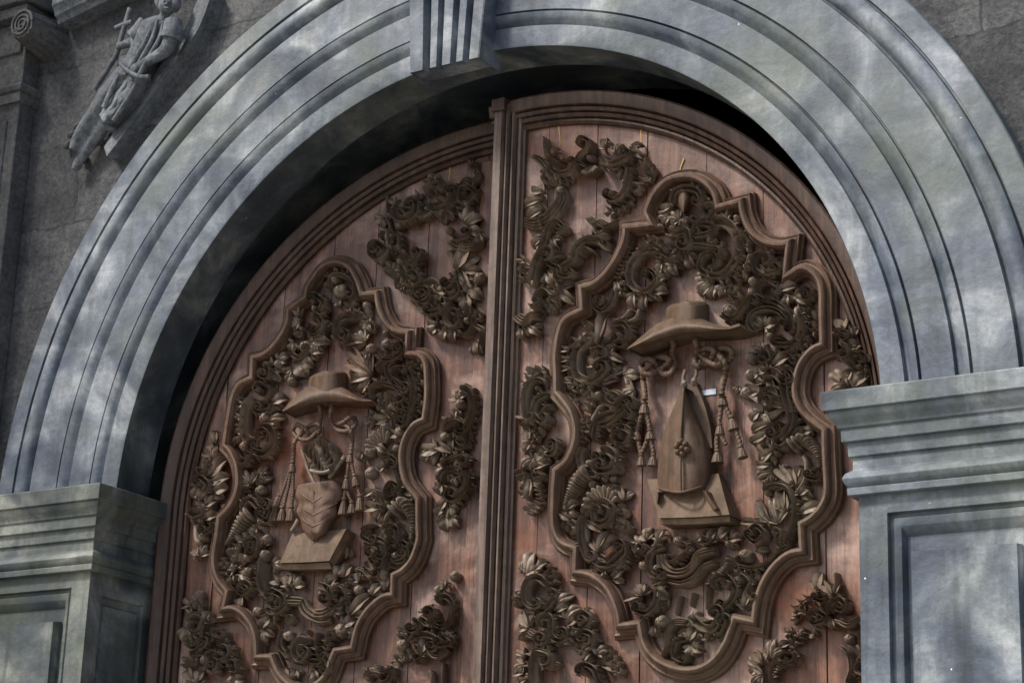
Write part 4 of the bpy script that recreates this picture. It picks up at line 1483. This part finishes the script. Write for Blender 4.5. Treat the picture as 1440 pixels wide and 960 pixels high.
BAND_R = [(960, 244), (1011, 285), (1044, 279), (1057, 322), (1095, 340), (1110, 380), (1150, 385), (1159, 485), (1120, 540), (1137, 583), (1162, 602), (1165, 690), (1130, 740), (1130, 777), (1090, 797),
          (1062, 878), (1034, 872), (1007, 927), (965, 945), (917, 927), (896, 880), (867, 883), (858, 843), (805, 807), (806, 773), (774, 738), (777, 659), (805, 605), (778, 553), (782, 467), (815, 433), (813, 401), (865, 357), (875, 315), (911, 313), (919, 267)]
OPEN_R = [(935, 392), (985, 385), (1005, 430), (1045, 462), (1042, 500), (1046, 560), (1060, 640), (1052, 690), (1035, 738), (990, 748), (930, 748), (890, 745), (880, 690), (875, 640), (888, 600), (892, 545), (880, 500), (868, 480), (895, 430)]
BAND_L = [(472, 365), (510, 411), (531, 409), (547, 455), (576, 465), (574, 494), (602, 530), (598, 591), (566, 647), (590, 699), (590, 760), (555, 810), (554, 838), (517, 860), (497, 913), (472, 917), (428, 972), (379, 926), (357, 926), (345, 872), (310, 859), (316, 832), (297, 790), (305, 726), (330, 687), (312, 627), (320, 577), (351, 529), (352, 500), (387, 478), (402, 434), (427, 416)]
OPEN_L = [(445, 480), (470, 488), (505, 510), (530, 560), (520, 590), (505, 620), (510, 700), (500, 740), (480, 795), (395, 800), (372, 770), (378, 700), (380, 620), (392, 585), (412, 560), (430, 510)]
mk = []; carve(RIGHT, FR, RIGHT_LEAF, mk); fill_leaves(FR, RIGHT_LEAF, BAND_R, OPEN_R, mk, 5)
mk = []; carve(LEFT, FL, LEFT_LEAF, mk); fill_leaves(FL, LEFT_LEAF, BAND_L, OPEN_L, mk, 9)

# ------------------------------------------------------------------ emblems
def c(crop, *pts):
    ox, oy, k = CROPS[crop]; return [(ox + x * k, oy + y * k) for x, y in pts]
# right leaf: hat, cords, mitre, book
mb = MB(); loft(mb, FR, c('RF', (105, 430), (200, 350), (300, 272), (400, 226), (500, 213), (600, 228), (700, 268), (780, 284), (860, 262)),
                c('RF', (112, 436), (190, 414), (290, 378), (390, 345), (490, 322), (600, 318), (700, 314), (800, 306), (872, 284)), .045, .075, .022, m=44, n=13)
hat = mb.build('hat_brim', M_FIGW, RIGHT_LEAF, 45)
mb = MB(); loft(mb, FR, c('RF', (364, 245), (364, 180), (372, 160), (400, 138), (470, 118)), c('RF', (646, 255), (644, 150), (636, 128), (610, 112), (520, 108)), .012, .012, .055, m=20, n=15, power=.6)
mb.build('hat_crown', M_FIGW, hat, 45)
def tassel(mb, fr, a, b, w0, w1, h):
    """a bell of threads under a knotted head, from photo point a down to b"""
    a, b = np.array(a, float), np.array(b, float); n = 12; m_ = 14; G = np.zeros((m_, n * 2, 3)); mp = fr.mpp(a)
    prof_ = [(0, .35), (.04, .75), (.10, .95), (.16, .95), (.20, .7), (.24, .62), (.28, .78), (.40, .86), (.55, .95), (.75, 1.0), (.92, 1.04), (.98, 1.05), (1, .98), (1, .2)]
    p, q = fr.D([a], h)[0], fr.D([b], h)[0]; ax = q - p; L = np.linalg.norm(ax); ax /= L; nx = np.array([-ax[1], ax[0]])
    for i, (t, r) in enumerate(prof_):
        rad = (w0 + (w1 - w0) * t) * .5 * r * mp
        for j in range(n * 2):
            ph = math.pi * j / n; rr = rad * (1 + (.07 if j % 2 else -.06) * (t > .3))
            x = p + ax * L * t + nx * rr * math.cos(ph)
            G[i, j] = (x[0], -(h * S + rr * math.sin(ph)), x[1])
    mb.grid(G, cv=True, cap0=True, cap1=True)
def cord(fr, parent, runs, tassels, r, h=.028):
    o = None
    for k, px in enumerate(runs):
        mb = MB(); hh = h + .010 * np.sin(np.arange(len(px)) * 1.9 + k) if len(px) > 4 else h
        tube(mb, fr, px, hh, r if k == 0 else r * .8, 1, 1, 8, 10)
        if o is None: o = mb.build('cord', M_FIGW, parent, 60)
        else: mb.build('cord_tail', M_FIGW, o, 60)
    for a, b, w0, w1 in tassels:
        t_ = MB(); tassel(t_, fr, a, b, w0, w1, h); t_.build('tassel', M_FIGW, o, 50)
RF = lambda *p: c('RF', *p)
RH = lambda *p: c('RH', *p)
k = .2083
cord(FR, RIGHT_LEAF, [RF((400, 340), (420, 400), (412, 470), (428, 545), (400, 598), (350, 600), (312, 560), (275, 512), (225, 505), (196, 545), (215, 590), (262, 604), (320, 580), (372, 540), (392, 512), (350, 488), (296, 500), (255, 545), (218, 590), (214, 650), (222, 720), (226, 775)),
                      RH((205, 108), (190, 150), (178, 205)), RH((238, 108), (248, 150), (258, 205)), RH((180, 285), (190, 330), (200, 375)), RH((244, 280), (222, 330), (202, 372)), RH((266, 280), (276, 330), (284, 375))],
     [(*RH((224, 20), (221, 106)), 44 * k, 66 * k), (*RH((176, 205), (172, 282)), 34 * k, 52 * k), (*RH((257, 205), (262, 280)), 40 * k, 62 * k), (*RH((200, 372), (202, 456)), 34 * k, 56 * k), (*RH((283, 372), (276, 456)), 36 * k, 60 * k)], 19 * k)
cord(FR, RIGHT_LEAF, [RF((572, 325), (568, 390), (592, 440), (650, 430), (690, 446), (676, 500), (625, 552), (578, 552), (560, 510), (584, 478), (640, 514), (700, 545), (764, 536), (812, 490), (806, 442), (758, 428), (712, 452), (738, 492), (772, 545), (764, 610), (748, 680), (742, 745)),
                      RH((742, 55), (734, 110), (726, 165)), RH((772, 55), (788, 95), (806, 130)), RH((715, 245), (708, 300), (712, 345)), RH((738, 245), (758, 285), (772, 312)), RH((840, 218), (856, 265), (872, 318))],
     [(*RF((750, 750), (752, 820)), 50 * k, 64 * k), (*RH((730, 165), (731, 247)), 36 * k, 60 * k), (*RH((805, 115), (826, 214)), 44 * k, 66 * k), (*RH((712, 340), (714, 436)), 36 * k, 74 * k), (*RH((868, 315), (888, 402)), 40 * k, 64 * k)], 20 * k)
# heart-shaped boss under the crown of the frame
mb = MB(); Q = [(240, 205), (222, 188), (196, 190), (186, 222), (196, 262), (220, 295), (244, 322)]; Q2 = [(244, 205), (262, 186), (288, 192), (298, 224), (288, 262), (266, 296), (246, 322)]
loft(mb, FR, c('RE', *Q), c('RE', *Q2), .012, .012, .026, m=30, n=13, power=.8); mb.build('boss', M_FIGW, RIGHT_LEAF, 60)
# mitre
mit = MB()
loft(mit, FR, RH((308, 634), (312, 480), (330, 330), (362, 200), (410, 80), (482, -80)), RH((648, 602), (672, 480), (656, 330), (604, 190), (542, 50), (492, -80)), .030, .030, .040, m=34, n=17, power=.7)
mitre = mit.build('mitre', M_FIGW, RIGHT_LEAF, 50)
mb = MB(); loft(mb, FR, RH((500, -84), (545, 50), (605, 190), (652, 330)), RH((562, -114), (622, 30), (664, 190), (680, 335)), .026, .024, .0, m=20, n=7); mb.build('rear_horn', M_FIGW, mitre, 50)
mb = MB(); tube(mb, FR, RH((487, -70), (478, 60), (470, 180), (466, 262)), .074, 9 * k); tube(mb, FR, RH((464, 400), (464, 500), (466, 625)), [.078, .079, .078], 9 * k)
tube(mb, FR, RH((314, 606), (380, 622), (462, 632), (560, 612), (645, 578)), [.03, .068, .08, .068, .03], 9 * k)
mb.build('orphrey_band', M_FIGW, mitre, 50)
mb = MB()
for a in range(6):
    an = a * math.pi / 3 + .3; p = RH((465 + 34 * math.cos(an), 330 + 40 * math.sin(an)))
    q = FR.D(p, .082)[0]; G = np.zeros((7, 12, 3))
    for i in range(7):
        e = math.pi / 2 * i / 6
        for j in range(12):
            ph = 2 * math.pi * j / 12; rr = 21 * k * FR.mpp(p[0]) * math.cos(e) + 1e-4
            G[i, j] = (q[0] + rr * math.cos(ph), -(.074 * S + .016 * math.sin(e)), q[1] + rr * math.sin(ph))
    mb.grid(G, cv=True, cap1=True)
p = RH((465, 330)); q = FR.D(p, .09)[0]; G = []
for i in range(7):
    e = math.pi / 2 * i / 6; G.append([(q[0] + 17 * k * .0026 * math.cos(e) * math.cos(x), -(.08 * S + .016 * math.sin(e)), q[1] + 17 * k * .0026 * math.cos(e) * math.sin(x)) for x in np.linspace(0, 2 * math.pi, 12, endpoint=False)])
mb.grid(G, cv=True, cap1=True); mb.build('rosette', M_FIGW, mitre, 60)
mb = MB()
for p_, r_ in ((RF((484, 672)), 17), (RF((552, 655)), 17)):
    q = FR.D(p_, .05)[0]; rope(mb, [(q[0], q[1] - .006, .04 * S), (q[0], q[1], .05 * S), (q[0], q[1] + .008, .045 * S)], r_ * k * .0026, 0)
tube(mb, FR, RF((484, 670), (486, 620), (500, 575)), .03, 12 * k); tube(mb, FR, RF((552, 652), (572, 610), (574, 575)), .022, 12 * k)
mb.build('finial', M_CARVE, mitre, 60)
# book under the mitre
bk = MB(); loft(bk, FR, RH((240, 545), (480, 535), (720, 505)), RH((320, 806), (560, 800), (796, 783)), .026, .058, .002, m=12, n=8)
loft(bk, FR, RH((322, 814), (560, 808), (797, 792)), RH((330, 848), (566, 846), (800, 830)), .051, .048, 0, m=12, n=4)
book = bk.build('book', M_BOOK, RIGHT_LEAF, 30)
mb = MB(); loft(mb, FR, RH((305, 630), (304, 670), (302, 704)), RH((326, 630), (322, 672), (314, 706)), .05, .05, .012, m=10, n=5); mb.build('lappet', M_FIGW, mitre, 40); mb = MB(); loft(mb, FR, RH((614, 622), (640, 680), (686, 756)), RH((640, 620), (662, 668), (712, 738)), .055, .068, .008, m=14, n=5)
mb.build('lappet', M_FIGW, mitre, 40)
mb = MB(); P = RF((602, 716), (704, 700), (704, 738), (604, 750)); q = FR.D(P, .004); mb.add([(x, -.004 * S, z) for x, z in q] + [(x, -.001 * S, z) for x, z in q], [(0, 1, 2, 3), (0, 1, 5, 4), (1, 2, 6, 5), (2, 3, 7, 6), (3, 0, 4, 7)])
mb.build('paper_label', M_PAPER, RIGHT_LEAF, 0)

# left leaf: hat, cords, heart of leaves, flames, book
mb = MB(); loft(mb, FL, [(397, 577), (412, 560), (427, 547), (445, 540), (462, 538), (477, 541), (492, 550), (508, 559), (522, 562)], [(399, 579), (418, 573), (436, 568), (450, 565), (464, 564), (480, 564), (495, 565), (508, 566), (521, 565)], .040, .060, .018, m=40, n=11)
hatl = mb.build('hat_brim', M_FIGW, LEFT_LEAF, 45)
mb = MB(); loft(mb, FL, [(432, 550), (434, 533), (438, 528), (452, 522)], [(487, 550), (486, 528), (482, 522), (466, 520)], .012, .012, .055, m=16, n=13, power=.6)
mb.build('hat_crown', M_FIGW, hatl, 45)
cord(FL, LEFT_LEAF, [[(444, 562), (450, 574), (451, 590), (446, 606), (434, 618), (420, 616), (412, 606), (418, 597), (430, 604), (440, 614), (450, 604), (446, 596), (434, 600), (422, 612), (414, 622), (413, 636), (412, 652)],
                     [(410, 656), (400, 684), (390, 712)], [(411, 656), (404, 690), (399, 712)], [(412, 656), (412, 690), (410, 712)]],
     [((411, 648), (411, 664), 8, 9), ((394, 694), (387, 712), 7, 8), ((388, 710), (384, 733), 8, 12), ((398, 710), (396, 733), 8, 12), ((410, 710), (408, 733), 8, 12)], 2.9)
cord(FL, LEFT_LEAF, [[(468, 562), (465, 578), (466, 594), (474, 604), (487, 606), (498, 600), (500, 590), (492, 587), (482, 594), (474, 596), (486, 598), (493, 606), (495, 620), (493, 640)],
                     [(491, 644), (488, 668), (484, 700)], [(493, 644), (498, 668), (506, 696)], [(488, 690), (492, 700), (495, 706)]],
     [((493, 636), (492, 650), 8, 9), ((488, 668), (486, 688), 7, 10), ((498, 666), (501, 684), 7, 10), ((484, 698), (482, 724), 8, 12), ((495, 704), (495, 722), 8, 12), ((506, 694), (506, 718), 8, 11)], 2.9)
hm = MB()
A = [(441, 688), (431, 680), (420, 683), (416, 697), (421, 709), (418, 719), (424, 732), (426, 743), (433, 755), (440, 767)]; B = [(443, 688), (454, 678), (469, 675), (480, 684), (481, 699), (473, 710), (474, 722), (465, 734), (461, 746), (452, 756), (442, 767)]
A_, B_ = catmull(A, 8), catmull(B, 8); m_, n_ = 60, 33; G = np.zeros((m_, n_, 3))
rs = lambda P: np.stack([np.interp(np.linspace(0, 1, m_), np.linspace(0, 1, len(P)), P[:, q]) for q in (0, 1)], 1)
A_, B_ = rs(A_), rs(B_); A_[:, 0] = 441 + (A_[:, 0] - 441) * 1.1; B_[:, 0] = 441 + (B_[:, 0] - 441) * 1.06
for jj in range(n_):
    u = -1 + 2 * jj / (n_ - 1); sv = np.linspace(0, 1, m_); au = abs(u)
    lobe = np.abs(np.sin(math.pi * (sv * 5.5 + 1.0 * au)))                # lobes between veins that rise outwards
    hh = .016 + .036 * math.sqrt(max(0, 1 - u * u)) + .0025 * np.sqrt(lobe) * math.sin(math.pi * min(1, au * .9 + .1))
    hh = hh * np.sqrt(np.clip(np.minimum(sv * 7, (1 - sv) * 5) + .12, 0, 1))
    q = FL.D(A_ * (1 - (u + 1) / 2) + B_ * (u + 1) / 2, hh); G[:, jj, 0] = q[:, 0]; G[:, jj, 2] = q[:, 1]; G[:, jj, 1] = -hh * S
hm.grid(G); G2 = G.copy(); G2[:, :, 1] = -.002
cat_ = lambda X: np.concatenate([X[0, :], X[1:, -1], X[-1, -2::-1], X[-2:0:-1, 0]]); hm.grid(np.stack([cat_(G), cat_(G2)]), cv=True)
heart = hm.build('leaf_heart', M_HEART, LEFT_LEAF, 60)
for q in ([(441, 690), (441, 728), (440, 760)], [(441, 706), (430, 699), (421, 691)], [(441, 706), (456, 696), (473, 686)], [(441, 724), (430, 717), (421, 709)], [(441, 724), (457, 716), (474, 706)], [(440, 740), (432, 735), (424, 728)], [(440, 740), (452, 735), (466, 728)]):
    mb = MB(); tube(mb, FL, q, [.052, .050, .038], 1.5, 0, .7); mb.build('leaf_vein', M_HEART, heart, 60)
r2 = np.random.default_rng(3)
for i in range(9):
    x0 = 436 + i * 3.6; y0 = 664 - abs(i - 4) * .6; top_ = (432 + i * 4.6, 612 + abs(i - 4) * 3 + r2.uniform(0, 6))
    ts = np.linspace(0, 1, 6); px = [(x0 + (top_[0] - x0) * t + 3.2 * math.sin(t * 7 + i * 1.3), y0 + (top_[1] - y0) * t) for t in ts]
    P = catmull(FL.D(px, .05), 8); P, L = resample(P, .004); n = len(P); t = np.linspace(0, 1, n); mb = MB()
    sweep(mb, P, .0098 * (1.05 - .7 * t), (.060 + .014 * np.sin(t * 9 + i)) * S * .95, PROF['round']); mb.build('flame', M_CARVE, heart, 50)
for nm, px, hh, r_, tw in (('flame_band', [(436, 661), (446, 664), (456, 664), (464, 661)], .074, 2.6, 0), ('arrow', [(424, 632), (434, 660), (445, 688)], .03, 2.6, 0), ('arrow', [(430, 652), (438, 670), (448, 690)], .04, 2.4, 0),
                           ('arrow', [(485, 641), (473, 658), (463, 672)], .03, 3.0, 1), ('arrow', [(410, 746), (415, 738), (419, 730)], .03, 2.6, 0)):
    mb = MB(); tube(mb, FL, px, hh, r_, tw); mb.build(nm, M_CARVE, heart, 60)
bk = MB(); loft(bk, FL, [(411, 750), (450, 747), (487, 743)], [(393, 791), (428, 790), (463, 788)], .022, .052, .002, m=12, n=8)
loft(bk, FL, [(393.5, 793), (430, 792), (463, 790)], [(397, 800), (432, 800), (466, 799)], .046, .042, 0, m=10, n=4)
loft(bk, FL, [(464, 788), (476, 766), (488, 744)], [(469, 797), (481, 776), (491, 754)], .048, .030, 0, m=10, n=4)
bk.build('book', M_BOOK, LEFT_LEAF, 30)
# yellow runs of resin below the rails
for fr, par, q in ((FR, RIGHT_LEAF, [((786, 178), (788, 200), (786, 206))]), (FR, RIGHT_LEAF, [((901, 178), (902, 195), (901, 206))]), (FR, RIGHT_LEAF, [((962, 224), (957, 238), (958, 246))]), (FL, LEFT_LEAF, [((631, 224), (633, 240), (631, 254))])):
    mb = MB()
    for px in q: tube(mb, fr, px, .001, 1.3, 0, .5)
    mb.build('resin_run', M_RESIN, par, 60)
bpy.context.view_layer.update()
